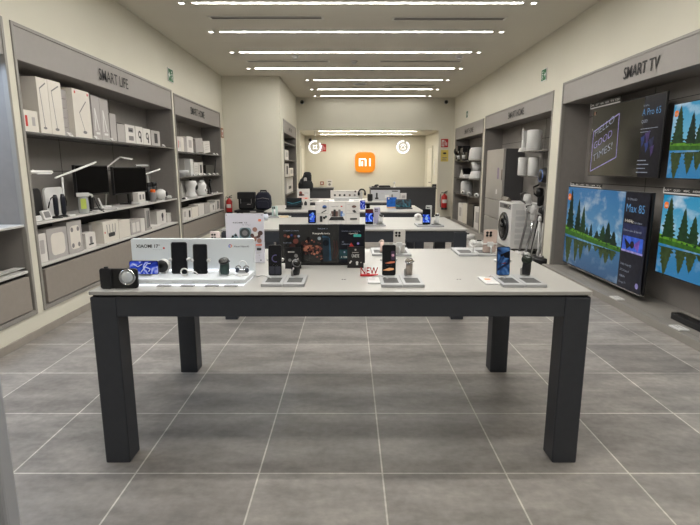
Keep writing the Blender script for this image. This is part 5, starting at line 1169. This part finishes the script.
def d_leaf(f, w, h):
    o1, o2 = pic('wall_orange', (224, 128, 96), .85), pic('wall_peach', (236, 170, 120), .85)
    f.poly([(-w * .3, h * .40), (w * .1, h * .46), (w * .42, h * .46), (w * .42, h * .42), (0, h * .385)], o1); f.poly([(-w * .46, h * .17), (0, h * .25), (w * .34, h * .24), (w * .36, h * .19), (0, h * .155)], o2)
    f.rr(w * .14, w * .42, h * .50, h * .8, pic('wall_mauve', (70, 56, 70), .7), .006); f.disc(w * .28, h * .66, w * .1, pic('wall_pink', (200, 150, 160), .8))
cx, yp, wx, tr = station(381.2, 401, 425, 2.340, 2.55, (382.3, 396, 244.6), (405, 413), 'phone with orange streak picture, beside the NEW sign', d_leaf)
watch('silver smartwatch with bronze dial on tray right of the NEW sign', xat(409.3, yp, .97), yp, TZ + .0165, .098, mat('strap_taupe', (150, 140, 130), .5, noise=.05), .022, mat('dial_bronze', (72, 62, 44), .2, noise=.3), .75, -.2, CHROME)
def d_steel(f, w, h):
    f.poly([(-w * .1, h * .75), (w * .44, h * .86), (w * .44, h * .6), (w * .1, h * .62)], pic('wall_black', (16, 18, 26), .6)); f.disc(-w * .14, h * .7, w * .1, pic('wall_black', (16, 18, 26), .6)); f.poly([(-w * .44, h * .24), (w * .44, h * .5), (w * .44, h * .4), (-w * .44, h * .16)], pic('wall_navy', (24, 38, 66), .7)); f.poly([(-w * .2, h * .42), (w * .2, h * .46), (w * .1, h * .4)], pic('wall_rust', (120, 52, 56), .7))
cx, yp, wx, tr = station(503, 525.5, 547.8, 2.340, 2.55, (497.3, 510.6, 246.5), (520, 533), 'steel blue phone near the right table end', d_steel, SCR_STEELB)
watch('black smartwatch with green-black dial on tray near the right table end', xat(527, yp + .005, .97), yp + .005, TZ + .0165, .108, BLACK, .027, mat('dial_green_black', (30, 38, 30), .15, noise=.3), -.05, -.45, BLACK)
def acrylic_tag(px0, px1, py0, py1, label, spots):
    (xa, ya), (xb, yb_) = ctz(px0, py1), ctz(px1, py1); yc = ctz(px0, py0)[1]; w = xb - xa; d = yc - ya
    t = thing('acrylic_tag', label, 'price tag', ((xa + xb) / 2, (ya + yc) / 2, TZ)); MB().prism(rrect(-w / 2, w / 2, -d / 2, d / 2, .004), 'z', 0, .008, ACRW).build('block', t, .001)
    b = MB().box(-w * .46, w * .46, -d * .42, d * .42, .0079, .0083, ACRW)
    for (u0, u1, v0, v1, m_) in spots: b.box(-w / 2 + w * u0, -w / 2 + w * u1, -d / 2 + d * v0, -d / 2 + d * v1, .0082, .0086, m_)
    b.build('printed_text', t)
acrylic_tag(368, 380.8, 279, 284, 'clear acrylic price tag beside the tray near the NEW sign', ((.1, .6, .6, .75, GREYD), (.1, .8, .3, .4, GREYC)))
acrylic_tag(485.5, 501.5, 278, 285, 'clear acrylic price tag with orange print beside the right tray', ((.25, .6, .5, .7, ORANGE), (.2, .8, .2, .3, GREYC)))
for k, (px, py) in enumerate(((342.5, 279.5), (345, 279.5), (457.6, 279.5), (460.2, 279.5))):
    x, y = ctz(px, py); t = thing('cable_hole', 'tiny dark cable hole in the table top, %s pair, %s' % (('middle', 'right')[k // 2], ('left one', 'right one')[k % 2]), 'cable hole', (x, y, TZ))
    MB().lathe([(.005, 0), (.006, .001), (.005, .0015)], (0, 0, 0), GREYD, 14).build('rim', t); MB().lathe([(.0035, .0015), (.003, .0018)], (0, 0, 0), BLACK, 12).build('hole', t)
# items facing away at the far edge of the nearest table
def rear_station(px0, px1, pyf, pyb, lab, ph=None, back=None, wpx=None, wstrap=None, wcase=WHITE, wr=.024, wh=.09, phy=.07):
    ya, yb_ = tz(0, pyf, TZ)[1], tz(0, pyb, TZ)[1]; yb_ = min(yb_, T1[3] - .01) if ya < 4 else yb_
    x0, x1 = xat(px0, ya, .9), xat(px1, ya, .9)
    tray('grey security tray with items facing away, ' + lab, x0, x1, ya, yb_, TZ, 2 if x1 - x0 > .16 else 1)
    if ph:
        y_ = ya + phy; a, c = xat(ph[0], y_, 1), xat(ph[1], y_, 1); h = zof(ph[2], y_) - TZ - .016
        o = phone('phone seen from behind with four cameras, ' + lab, (a + c) / 2, y_, TZ + .0155, c - a, h, None, None, -.1, 0, back)
        g = MB(); g.box(-.018, .018, -.03, -.006, h * .28, h * .28 + .03, PALEG); g.tube([(0, -.03, h * .3), (0, -.045, .03), (0, -.045, .001)], .006, PALEG); g.tube([(-(c - a) / 2 - .004, -.012, h * .38), ((c - a) / 2 + .004, -.012, h * .38)], .005, WHITE); g.build('security_clamp', o)
    if wpx:
        y_ = ya + .06; watch('smartwatch seen from behind, ' + lab, xat(wpx, y_, .97), y_, TZ + .0155, wh, wstrap, wr, WHITE, .2, PI, wcase)
rear_station(459, 497.5, 256.5, 249.5, 'near the right far edge of the nearest table', (483.2, 496.4, 229.3), PINK)
y_ = tz(0, 255, TZ)[1]; zc = zof(243.5, y_) - TZ - .0155
t = thing('smart_band', 'white ring-shaped band on a white post near the pink phone', 'watch', (xat(472.7, y_, .97), y_, TZ + .0155)); MB().ring((0, 0, zc), .021, .006, WHITE, 'y').build('band', t)
MB().lathe([(.014, -.008), (.016, -.002), (.012, .006)], (.014, 0, zc + .006), PALEG, 18, 'y').build('sensor_case', t); MB().tube([(.008, .004, 0), (.008, .004, zc - .018)], .006, PALEG).build('post', t); MB().lathe([(.016, 0), (.014, .006)], (.008, .004, 0), PALEG).build('post_base', t)
rear_station(372, 388, 256, 249.5, 'behind the NEW sign, narrow tray', None, None, 382, mat('strap_pink', (226, 196, 186), .5, noise=.02), PINK, .016, .085)
rear_station(389.5, 412, 256.5, 249.5, 'behind the orange streak phone', (393.2, 405, 229.5), SILVERP, None, None, phy=.05)
y_ = 3.2; x = xat(216, y_, 1.0)
o = phone('pale pink phone seen from behind, peeking over the white stage', x, y_, TZ, xat(220.5, y_, 1) - xat(210.8, y_, 1), zof(231, y_) - TZ, None, None, -.1, 0, mat('pale_pink_back', (232, 216, 212), .3, noise=.02))
MB().box(-.03, .03, -.05, .03, 0, .012, TRAYG).build('stand_foot', o, .002)

# ------------------------------------------------ second table
def T_at(px, py): return tz(px, py, TZ)
def product_board(label, px0, px1, pyt, y_, draw, mm=CARD, dz=.0, thick=.06, base=TZ):
    x0, x1 = xat(px0, y_, 1.0), xat(px1, y_, 1.0); w = x1 - x0; h = zof(pyt, y_) - base
    t = thing('product_board', label, 'display board', ((x0 + x1) / 2, y_, base)); MB().box(-w / 2, w / 2, 0, thick, 0, h, mm).build('board', t, .003)
    f = Flat(-.001); f.rr(-w * .497, w * .497, h * .005, h * .995, mm); draw(f, w, h); f.build('printed_picture', t); return t
BRN = mat('print_brown', (96, 70, 64), .5, noise=.3, scale=40); PBL = mat('print_blue', (70, 104, 168), .5, noise=.15, scale=30)
def board_a(f, w, h):
    f.rr(-w * .215, -w * .208, 0, h, GREYC); f.rr(w * .185, w * .192, 0, h, GREYC)
    f.rr(-w * .5, -w * .21, h * .46, h * .475, GREYC); f.rr(w * .19, w * .5, h * .46, h * .475, GREYC)
    f.text('xiaomi 15T', -w * .06, h * .76, h * .045, INK, w * .16, .01); f.rr(w * .07, w * .11, h * .76, h * .81, REDP)
    for k, a in enumerate((-.12, -.07, -.02, .04, .09)): f.rr(w * a - w * .022, w * a + w * .03, h * .34, h * (.58 + .07 * (k % 2)), (BRN, INK, BRN, GREYD, PBL)[k], .005)
    f.disc(-w * .15, h * .42, w * .03, GREYC); f.disc(w * .13, h * .42, w * .035, mat('print_pale_blue', (170, 186, 206), .5, noise=.1)); f.poly([(-w * .2, h * .17), (w * .16, h * .17), (w * .12, h * .32), (-w * .15, h * .32)], INK)
    f.disc(-w * .29, h * .76, w * .05, PBL, sz=.8); f.disc(-w * .29, h * .72, w * .05, INK, sz=.3); f.text('Watch 5', -w * .44, h * .84, h * .03, GREYD, w * .1); f.line([(-w * .36, h * .5), (-w * .25, h * .62)], w * .02, INK)
    f.rr(-w * .40, -w * .34, h * .1, h * .36, INK, .004); f.disc(-w * .30, h * .28, w * .03, INK); f.disc(-w * .26, h * .33, w * .025, DGREEN); f.text('Buds', -w * .44, h * .4, h * .03, GREYD, w * .07)
    f.disc(w * .37, h * .78, w * .05, BRN, sz=.6); f.text('Pad 7', w * .26, h * .86, h * .03, GREYD, w * .08); f.poly([(w * .33, h * .6), (w * .38, h * .64), (w * .43, h * .52), (w * .37, h * .5)], INK); f.rr(w * .28, w * .44, h * .2, h * .27, INK, .003); f.text('Pro', w * .25, h * .6, h * .03, GREYD, w * .05)
product_board('wide white product board with device pictures on the second table', 315.3, 359.8, 201.5, 5.10, board_a)
def small_phone(label, px0, px1, pyt, y_, screen=SCR_SKY, draw=None):
    a, c = xat(px0, y_, 1), xat(px1, y_, 1); h = zof(pyt, y_) - TZ - .016
    return phone(label, (a + c) / 2, y_, TZ + .0155, c - a, h, draw, screen, .1)
tray('grey tray under the blue phone left of the product board', xat(306, 5.0, .9), xat(317, 5.0, .9), 5.0, 5.09, TZ, 1)
def petals(f, w, h):
    f.rr(-w * .46, w * .46, h * .02, h * .98, pic('wall_deep_blue', (10, 14, 44), .7), .006)
    for k in range(5): f.disc(w * .02 + w * .2 * math.cos(1.3 * k), h * .5 + w * .34 * math.sin(1.3 * k), w * .19, pic('wall_petal_%d' % (k % 2), ((52, 92, 220), (110, 150, 240))[k % 2], .9), 14)
    f.disc(w * .02, h * .5, w * .12, pic('wall_ice', (150, 190, 250), .9)); f.rr(-w * .3, w * .3, h * .1, h * .2, pic('wall_petal_0', (52, 92, 220), .9), .004)
small_phone('glowing blue phone left of the wide product board', 308, 316, 210, 5.04, draw=petals)
def flower(f, w, h):
    f.rr(-w * .46, w * .46, h * .72, h * .98, pic('wall_dark_red', (84, 28, 28), .7), .006); f.rr(-w * .46, w * .46, h * .02, h * .16, pic('wall_black', (16, 18, 26), .6), .006)
yA = T_at(0, 226.5)[1]
tray('white tray under the red-topped blue phone on the second table', xat(364, yA, .9), xat(386, yA, .9), yA, yA + .22)
a, c = xat(365.3, yA + .08, 1), xat(373.3, yA + .08, 1)
phone('glowing blue phone with dark red top, right of the wide product board', (a + c) / 2, yA + .08, TZ + .0155, c - a, zof(209, yA + .08) - TZ - .016, flower, SCR_SKY, .1)
y_ = yA + .17; a, c = xat(373.8, y_, 1), xat(380, y_, 1)
phone('lilac phone seen from behind on the second table', (a + c) / 2, y_, TZ + .0155, c - a, zof(207, y_) - TZ - .016, None, None, -.1, 0, LILAC)
watch('white smartwatch on cuff beside the lilac phone', xat(380.5, yA + .1, .95), yA + .1, TZ + .0155, .10, WHITE, .024, SCR_OFF, .5, .3, WHITE)
yB = T_at(0, 227)[1]
tray('grey tray near the right end of the second table', xat(417, yB, .9), xat(444.5, yB, .9), yB, yB + .22)
def bluebottom(f, w, h):
    f.rr(-w * .46, w * .46, h * .64, h * .98, pic('wall_black', (16, 18, 26), .6), .006); f.rr(-w * .46, w * .46, h * .02, h * .14, pic('wall_black', (16, 18, 26), .6), .006); f.disc(0, h * .4, w * .2, pic('wall_ice', (150, 190, 250), .9))
a, c = xat(422.7, yB + .08, 1), xat(430.6, yB + .08, 1)
phone('glowing blue phone with black top near the right end of second table', (a + c) / 2, yB + .08, TZ + .0155, c - a, zof(209, yB + .08) - TZ - .016, bluebottom, SCR_SKY, .1)
y_ = yB + .17; a, c = xat(425.3, y_, 1), xat(431.5, y_, 1)
phone('pale grey phone seen from behind, behind the black-topped blue phone', (a + c) / 2, y_, TZ + .0155, c - a, zof(205, y_) - TZ - .016, None, None, -.1, 0, mat('pale_grey_back', (206, 208, 204), .3, noise=.02))
watch('white smartwatch with black dial near the right end of second table', xat(437, yB + .1, .95), yB + .1, TZ + .0155, .11, WHITE, .026, SCR_OFF, .7, -.2, WHITE)
y_ = T_at(0, 220)[1]; x = xat(418, y_, .95)
t = thing('round_speaker', 'white ball-shaped speaker on the second table near its right end', 'speaker', (x, y_, TZ)); MB().ball((0, 0, .04), (.042, .04, .034), WHITE).build('body', t); MB().lathe([(.03, 0), (.034, .01)], (0, 0, 0), PALEG).build('base', t); MB().lathe([(.016, -.042), (.014, -.04)], (0, .0, .045), GREYC, axis='y').build('front_disc', t)
# left part of the second table
y_ = T_at(0, 217.5)[1]; a, c = xat(271.5, y_, 1), xat(277.5, y_, 1)
o = phone('mint phone seen from behind at the left of the second table', (a + c) / 2, y_ + .02, TZ + .0155, c - a, zof(206, y_) - TZ - .016, None, None, -.1, 0, MINT)
tray('white tray with curved holder under the mint phone', xat(268, y_, .9), xat(280, y_, .9), y_ - .05, y_ + .12, TZ, 1)
g = MB(); g.tube([(0, -.03, .005), (0, -.035, .05), (0, -.015, .07)], .012, WHITE); g.build('security_clamp', o)
t = thing('selfie_stick', 'beige flat stick lying right of the mint phone', 'stick', (xat(283.5, y_, .9), y_, TZ)); MB().prism(rrect(-.06, .06, -.018, .018, .008), 'z', 0, .022, mat('beige_stick', (214, 196, 164), .5, noise=.05)).build('body', t, .003); MB().cyl((.06, 0, .011), .007, .03, WHITE, 12, 'x').build('tip', t)
y_ = T_at(0, 220.5)[1]; t = thing('round_speaker', 'white round speaker with dark cap behind the standing poster', 'speaker', (xat(265.5, y_, .95), y_, TZ)); MB().ball((0, 0, .045), (.034, .034, .036), mat('pale_blue_white', (206, 212, 224), .4, noise=.02)).build('body', t); MB().lathe([(.022, .075), (.02, .088), (.01, .092)], (0, 0, 0), BLACK).build('cap', t); MB().lathe([(.025, 0), (.028, .012)], (0, 0, 0), WHITE).build('base', t)

# ------------------------------------------------ third table
def laptop(label, px0, px1, pyt, pyb, screen, keys=True, case=BLACK, draw=None):
    x_, y_ = tz((px0 + px1) / 2, pyb, TZ); w = xat(px1, y_, 1) - xat(px0, y_, 1); h = zof(pyt, y_ + .1) - TZ - .012
    t = thing('laptop', label, 'laptop', (x_, y_ + .12, TZ)); M = Matrix.Translation((0, .0, .012)) @ Matrix.Rotation(-.2, 4, 'X')
    MB().prism(rrect(-w / 2, w / 2, 0, h, .008), 'y', -.004, .004, case, M).build('lid', t, .001)
    f = Flat(-.0045); f.rr(-w * .47, w * .47, h * .04, h * .96, screen)
    if draw: draw(f, w, h)
    f.v = [tuple(M @ Vector(p)) for p in f.v]; f.build('screen', t)
    MB().prism(rrect(-w / 2, w / 2, -.12, 0, .008), 'z', 0, .012, case).build('keyboard_base', t, .001)
    return t
TEALS = pgrad('wallpaper_teal', [(.35, (6, 12, 16)), (.5, (18, 66, 80)), (.6, (60, 120, 130)), (.72, (8, 14, 20))], .8, 9)
def swoosh(f, w, h): f.line([(-w * .44, h * .55), (-w * .1, h * .42), (w * .2, h * .52), (w * .44, h * .66)], h * .07, pic('swoosh_teal', (50, 116, 128), .8)); f.line([(-w * .44, h * .3), (w * .1, h * .3), (w * .44, h * .5)], h * .04, pic('swoosh_dim', (28, 74, 88), .8))
SCRB = pic('laptop_black', (10, 14, 18), .6)
laptop('black laptop with teal wave wallpaper at the left of the third table', 285.2, 301, 197.8, 209.3, SCRB, draw=swoosh)
laptop('black tablet with dark green wallpaper in a keyboard, right of the third table', 396.2, 412.6, 199.2, 209, TEALS)
y_ = 7.25; x0, x1 = xat(386.7, y_, 1), xat(396.8, y_, 1); w = x1 - x0; h = zof(197.2, y_) - TZ
t = thing('tablet', 'bright blue tablet standing behind the dark green tablet', 'tablet', ((x0 + x1) / 2, y_, TZ)); M = Matrix.Rotation(-.12, 4, 'X')
MB().prism(rrect(-w / 2, w / 2, .0, h, .01), 'y', -.004, .004, mat('tablet_blue', (38, 92, 168), .35, noise=.03), M).build('body', t, .001); MB().box(-w / 2, w / 2, -.06, .04, 0, .01, mat('tablet_orange_base', (226, 178, 120), .5, noise=.03)).build('stand_base', t)
f = Flat(-.0045); f.rr(-w * .46, w * .46, h * .1, h * .97, pic('tablet_lit_blue', (34, 100, 184), .7), .006); f.disc(-w * .3, h * .86, .012, WT); f.v = [tuple(M @ Vector(p)) for p in f.v]; f.build('screen', t)
def poster_people(f, w, h):
    f.disc(-w * .22, h * .78, w * .12, mat('print_rust', (132, 62, 50), .5, noise=.2)); f.rr(-w * .36, -w * .06, h * .6, h * .74, mat('print_dark_brown', (70, 40, 36), .5, noise=.2), .01)
    f.disc(-w * .0, h * .66, w * .08, SKIN); f.rr(w * .08, w * .4, h * .8, h * .82, GREYC); f.rr(w * .08, w * .4, h * .74, h * .76, GREYC); f.rr(-w * .4, w * .4, h * .42, h * .54, mat('print_pink', (232, 190, 180), .5, noise=.05)); f.rr(w * .1, w * .3, h * .44, h * .5, mat('poster_coral', (224, 120, 96), .5))
    for a in (-.18, .16): f.rr(w * a - w * .12, w * a + w * .12, h * .08, h * .26, INK, .01); f.disc(w * a, h * .27, w * .07, INK)
product_board('white upright poster with reddish pictures beside the teal laptop', 297.3, 309.8, 188.8, 7.40, poster_people, thick=.012)
y_ = 6.72
small_phone('small glowing phone right of the wide white board, on the third table', 360, 365.3, 200.3, y_, SCR_BLUE)
small_phone('small dark phone beside the tiny glowing phone on the third table', 366, 370, 203.5, 6.9, SCR_OFF)
for k, (px0, px1) in enumerate(((318.5, 334), (349, 364))):
    y_ = 7.1; x0, x1 = xat(px0, y_, 1), xat(px1, y_, 1); w = x1 - x0; z_ = zof(200.7, y_)
    t = thing('tilted_shelf', 'white slanted stand rising behind the wide white board, %s one' % ('left', 'right')[k], 'stand', ((x0 + x1) / 2, y_, TZ)); h = z_ - TZ
    MB().prism([(-.09, h - .04), (.09, h), (.09, h + .012), (-.09, h - .028)], 'x', -w / 2, w / 2, WHITE).build('top_plate', t, .003); MB().box(-.04, .04, -.01, .03, 0, h - .022, WHITE).build('post', t); MB().box(-.08, .08, -.07, .07, 0, .01, WHITE).build('foot', t)
    MB().box(-w * .2, w * .2, -.03, .03, h - .018, h + .008, PALEG).build('tablet_cradle', t)

# ------------------------------------------------ furthest table
def board_b(f, w, h):
    for k, a in enumerate((-.36, -.2, -.05, .12, .28)): f.disc(w * a, h * .55, w * .035, (INK, INK, INK, BRN, GREYD)[k])
    f.text('redmi smart home', -w * .1, h * .86, h * .06, GREYD, w * .5); f.disc(w * .3, h * .9, w * .03, BRN)
product_board('white board with a row of small dark product pictures at the back', 330.5, 361.5, 190.5, 8.75, board_b)
t = product_board('low pale step in front of the row-picture board at the back', 334, 358.5, 197.5, 8.60, lambda f, w, h: [f.rr(w * a - .02, w * a + .02, h * .4, h * .5, GREYC) for a in (-.3, 0, .3)], PALEG)
t = thing('headset', 'black headset hung at the corner of the row-picture board', 'headset', (xat(362, 8.7, 1.2), 8.7, TZ)); hz = zof(189, 8.7) - TZ
MB().cyl((0, 0, 0), .012, hz - .05, PALEG, 10).build('stand', t); MB().ring((0, 0, hz - .06), .055, .014, BLACK, 'y', 0, 180).build('headband', t)
for s in (-1, 1): MB().ball((s * .055, 0, hz - .08), (.022, .035, .035), BLACK).build('ear_cup', t)
def board_c(f, w, h):
    f.rr(-w * .36, -w * .24, h * .12, h * .3, INK, .01); f.rr(-w * .33, -w * .27, h * .3, h * .75, INK, .01); f.rr(-w * .02, w * .12, h * .25, h * .55, WHITE); f.rr(-w * .15, -w * .05, h * .7, h * .74, GREYC); f.rr(w * .22, w * .42, h * .86, h * .95, INK); f.rr(w * .2, w * .26, h * .3, h * .6, GREYD, .01)
product_board('grey board with black upright vacuum picture at the back', 371, 400, 190.2, 8.85, board_c, mat('board_grey', (186, 187, 190), .5, noise=.02))
t = product_board('small white box standing right of the grey board', 400.6, 406.5, 193.2, 8.9, lambda f, w, h: f.rr(-w * .3, w * .3, h * .3, h * .7, GREYC), CARD)
y_ = 8.6; t = thing('smart_speaker', 'small black speaker block on the back table, by the grey board', 'speaker', (xat(370, y_, .95), y_, TZ)); MB().box(-.045, .045, -.04, .04, .01, .13, BLACK).build('body', t, .015, 3); MB().box(-.035, .035, -.03, .03, 0, .01, GREYD).build('foot', t)
t = thing('shoulder_bag', 'black bulky bag on a stand behind the reddish poster', 'bag', (xat(306.3, 8.7, 1.2), 8.7, TZ)); hz = zof(171.5, 8.7) - TZ
MB().lathe([(.05, 0), (.1, .03), (.13, .1), (.13, .16), (.1, .22), (.06, .26), (.045, .3)], (-.01, 0, hz * .26), BLACKF, 22, sy=.7).build('body', t)
b = MB(); b.lathe([(.035, -.05), (.045, 0), (.07, .03), (.072, .12), (.06, .17), (.03, .185)], (.022, 0, hz - .19), BLACKF, 18, sy=.8); b.build('rolled_top', t)
MB().prism(rrect(-.035, .015, hz - .19, hz - .1, .02), 'y', -.07, -.05, GREYC).build('grey_tag', t, .003); MB().tube([(-.06, -.06, hz * .5), (-.09, -.07, hz * .72), (-.03, -.05, hz * .9)], .012, BLACK).build('strap', t)
MB().cyl((0, 0, .01), .016, hz * .3, GREYD, 12).build('stand_pole', t); MB().lathe([(.1, 0), (.1, .012), (.02, .02)], (0, 0, 0), GREYD, 24).build('stand_base', t)

# ------------------------------------------------ checkout counter in front of the alcove
CNT = mat('counter_charcoal', (52, 52, 54), .5, noise=.05, scale=12); Y = 12.0
def counter(label, px0, px1, pyt):
    x0, x1 = xat(px0, Y, 1), xat(px1, Y, 1); h = zof(pyt, Y); w = x1 - x0
    t = thing('checkout_counter', label, 'counter', ((x0 + x1) / 2, Y, 0)); MB().box(-w / 2 + .012, w / 2 - .012, .012, .62, .06, h - .03, CNT).build('body', t, .004); MB().box(-w / 2 + .04, w / 2 - .04, .05, .6, 0, .06, BLACK).build('kick_plinth', t); MB().box(-w / 2, w / 2, 0, .64, h - .03, h, CNT).build('counter_top', t, .004); return h
hl = counter('charcoal checkout counter on the left, below the alcove notice', 302, 333.6, 188.2)
hr = counter('wide charcoal checkout counter on the right of the alcove', 370, 436.6, 187.6)
t = thing('receipt_printer', 'long black device lying on the right counter', 'printer', (xat(384.5, Y + .2, 1), Y + .2, hr)); MB().box(-.14, .14, -.09, .09, 0, .045, BLACK).build('body', t, .012, 3); MB().box(-.11, .11, -.06, .03, .045, .05, GREYD).build('paper_slot', t)
t = thing('barcode_scanner', 'black low device at the left end of the right counter', 'scanner', (xat(374.5, Y + .2, 1), Y + .2, hr)); MB().box(-.07, .07, -.07, .07, 0, .03, BLACK).build('base', t, .01); MB().tube([(0, 0, .03), (.03, 0, .05), (.1, 0, .052)], .02, BLACK).build('scanner_head', t)
t = thing('desk_camera', 'small white stand with round head on the right counter', 'camera', (xat(394.3, Y + .2, 1), Y + .2, hr)); MB().lathe([(.035, 0), (.035, .01), (.008, .015), (.008, .09)], (0, 0, 0), WHITE).build('stand', t); MB().ball((0, 0, .11), .03, WHITE).build('head', t)
t = thing('card_terminal', 'black knob-like card terminal at the right end of the counter', 'terminal', (xat(434, Y + .15, 1), Y + .15, hr)); MB().prism([(-.06, 0), (.06, 0), (.04, .06), (-.05, .08)], 'x', -.05, .05, BLACK).build('body', t, .008); f = Flat(-.061); f.rr(-.03, .03, .01, .035, GREYD); f.build('screen', t)

# ------------------------------------------------ bench with backpacks
zb = zof(210.3, 10.5); x0, x1 = xat(234, 10.5, .6), xat(268.5, 10.5, .6); w = x1 - x0
t = thing('display_bench', 'low black bench carrying the two backpacks', 'bench', ((x0 + x1) / 2, 10.5, 0)); MB().box(-w / 2, w / 2, 0, .5, zb - .05, zb, BLACK).build('bench_top', t, .01)
for x in (-w / 2 + .04, w / 2 - .1):
    for y in (.04, .4): MB().box(x, x + .06, y, y + .06, 0, zb - .05, BLACK).build('leg', t, .004)
MB().box(-.03, .1, -.002, 0, zb - .045, zb - .01, GREYC).build('price_plate', t)
y_ = 10.72; x0, x1 = xat(238.3, y_, .7), xat(255.8, y_, .7); w = x1 - x0; h = zof(192, y_) - zb
t = thing('backpack', 'black square roll-top backpack on the low bench', 'backpack', ((x0 + x1) / 2, y_, zb)); MB().prism(rrect(-w * .45, w * .45, 0, h * .72, .05), 'y', -.08, .08, BLACKF).build('body', t, .03, 3)
MB().prism(rrect(-w * .5, w * .5, h * .6, h, .02), 'y', -.095, .07, BLACKF).build('roll_flap', t, .02, 3); MB().box(-w * .36, w * .36, -.1, -.08, h * .1, h * .42, mat('pocket_black', (30, 30, 33), .8, noise=.2, scale=40)).build('front_pocket', t, .012); MB().prism(rrect(.02, .1, h * .3, h * .34, .004), 'y', -.106, -.1, GREYC).build('logo_patch', t)
for s in (-1, 1): MB().tube([(s * w * .3, -.1, h * .62), (s * w * .3, -.112, h * .5), (s * w * .3, -.1, h * .36)], .008, GREYD).build('buckle_strap', t)
y_ = 10.70; x0, x1 = xat(258, y_, .7), xat(274, y_, .7); w = x1 - x0; zz = zb; h = zof(190.3, y_) - zz
t = thing('backpack', 'dark navy rounded backpack on the bench, right of the black one', 'backpack', ((x0 + x1) / 2 - .05, y_, zz))
MB().prism([(-w * .46, 0), (w * .46, 0), (w * .5, h * .3), (w * .46, h * .7), (w * .3, h * .92), (-w * .3, h * .92), (-w * .46, h * .7), (-w * .5, h * .3)], 'y', -.09, .08, NAVYF).build('body', t, .04, 3)
MB().prism(rrect(-w * .36, w * .36, h * .06, h * .46, .05), 'y', -.13, -.09, NAVYF).build('front_pocket', t, .02, 3); MB().tube([(-w * .2, 0, h * .9), (-w * .18, 0, h * .985), (w * .18, 0, h * .985), (w * .2, 0, h * .9)], .018, BLACKF).build('top_handle', t); MB().tube([(-w * .38, -.094, h * .56), (0, -.1, h * .62), (w * .38, -.094, h * .56)], .006, GREYD).build('zip', t)

# ------------------------------------------------ security gate at the entrance, cut off by the picture
x1 = xat(20, 1.25, .35)
t = thing('security_gate', 'pale grey security gate post cut off at the lower left picture edge', 'security gate', (x1 - .2, 1.25, 0)); GG = mat('gate_grey', (150, 152, 156), .4, noise=.02)
MB().prism(rrect(-.2, .2, .03, 1.5, .06), 'y', -.03, .03, GG).build('panel', t, .012, 3); MB().box(-.22, .2, -.06, .06, 0, .03, GREYD).build('foot_plate', t, .004); MB().box(-.1, .1, -.032, -.03, 1.2, 1.22, GREYD).build('slot', t)

# ============================================================ WORLD, CAMERA
w = bpy.data.worlds.new('shop_surroundings'); scn.world = w; w.use_nodes = True
bg = w.node_tree.nodes['Background']; bg.inputs['Color'].default_value = (1, .96, .9, 1); bg.inputs['Strength'].default_value = .3
cd = bpy.data.cameras.new('camera'); cam = bpy.data.objects.new('camera', cd); COL.objects.link(cam)
cd.sensor_width = 36; cd.sensor_fit = 'HORIZONTAL'; cd.lens = 36 * FPX / 700; cd.clip_start = .02
cam.location = (0, 0, CAMZ); cam.rotation_euler = (PI / 2 - TH, 0, 0)
scn.camera = cam
scn.view_settings.exposure = 0
try:
    scn.cycles.use_denoising = True; scn.cycles.max_bounces = 10; scn.cycles.diffuse_bounces = 6; scn.cycles.sample_clamp_indirect = 6
except Exception: pass
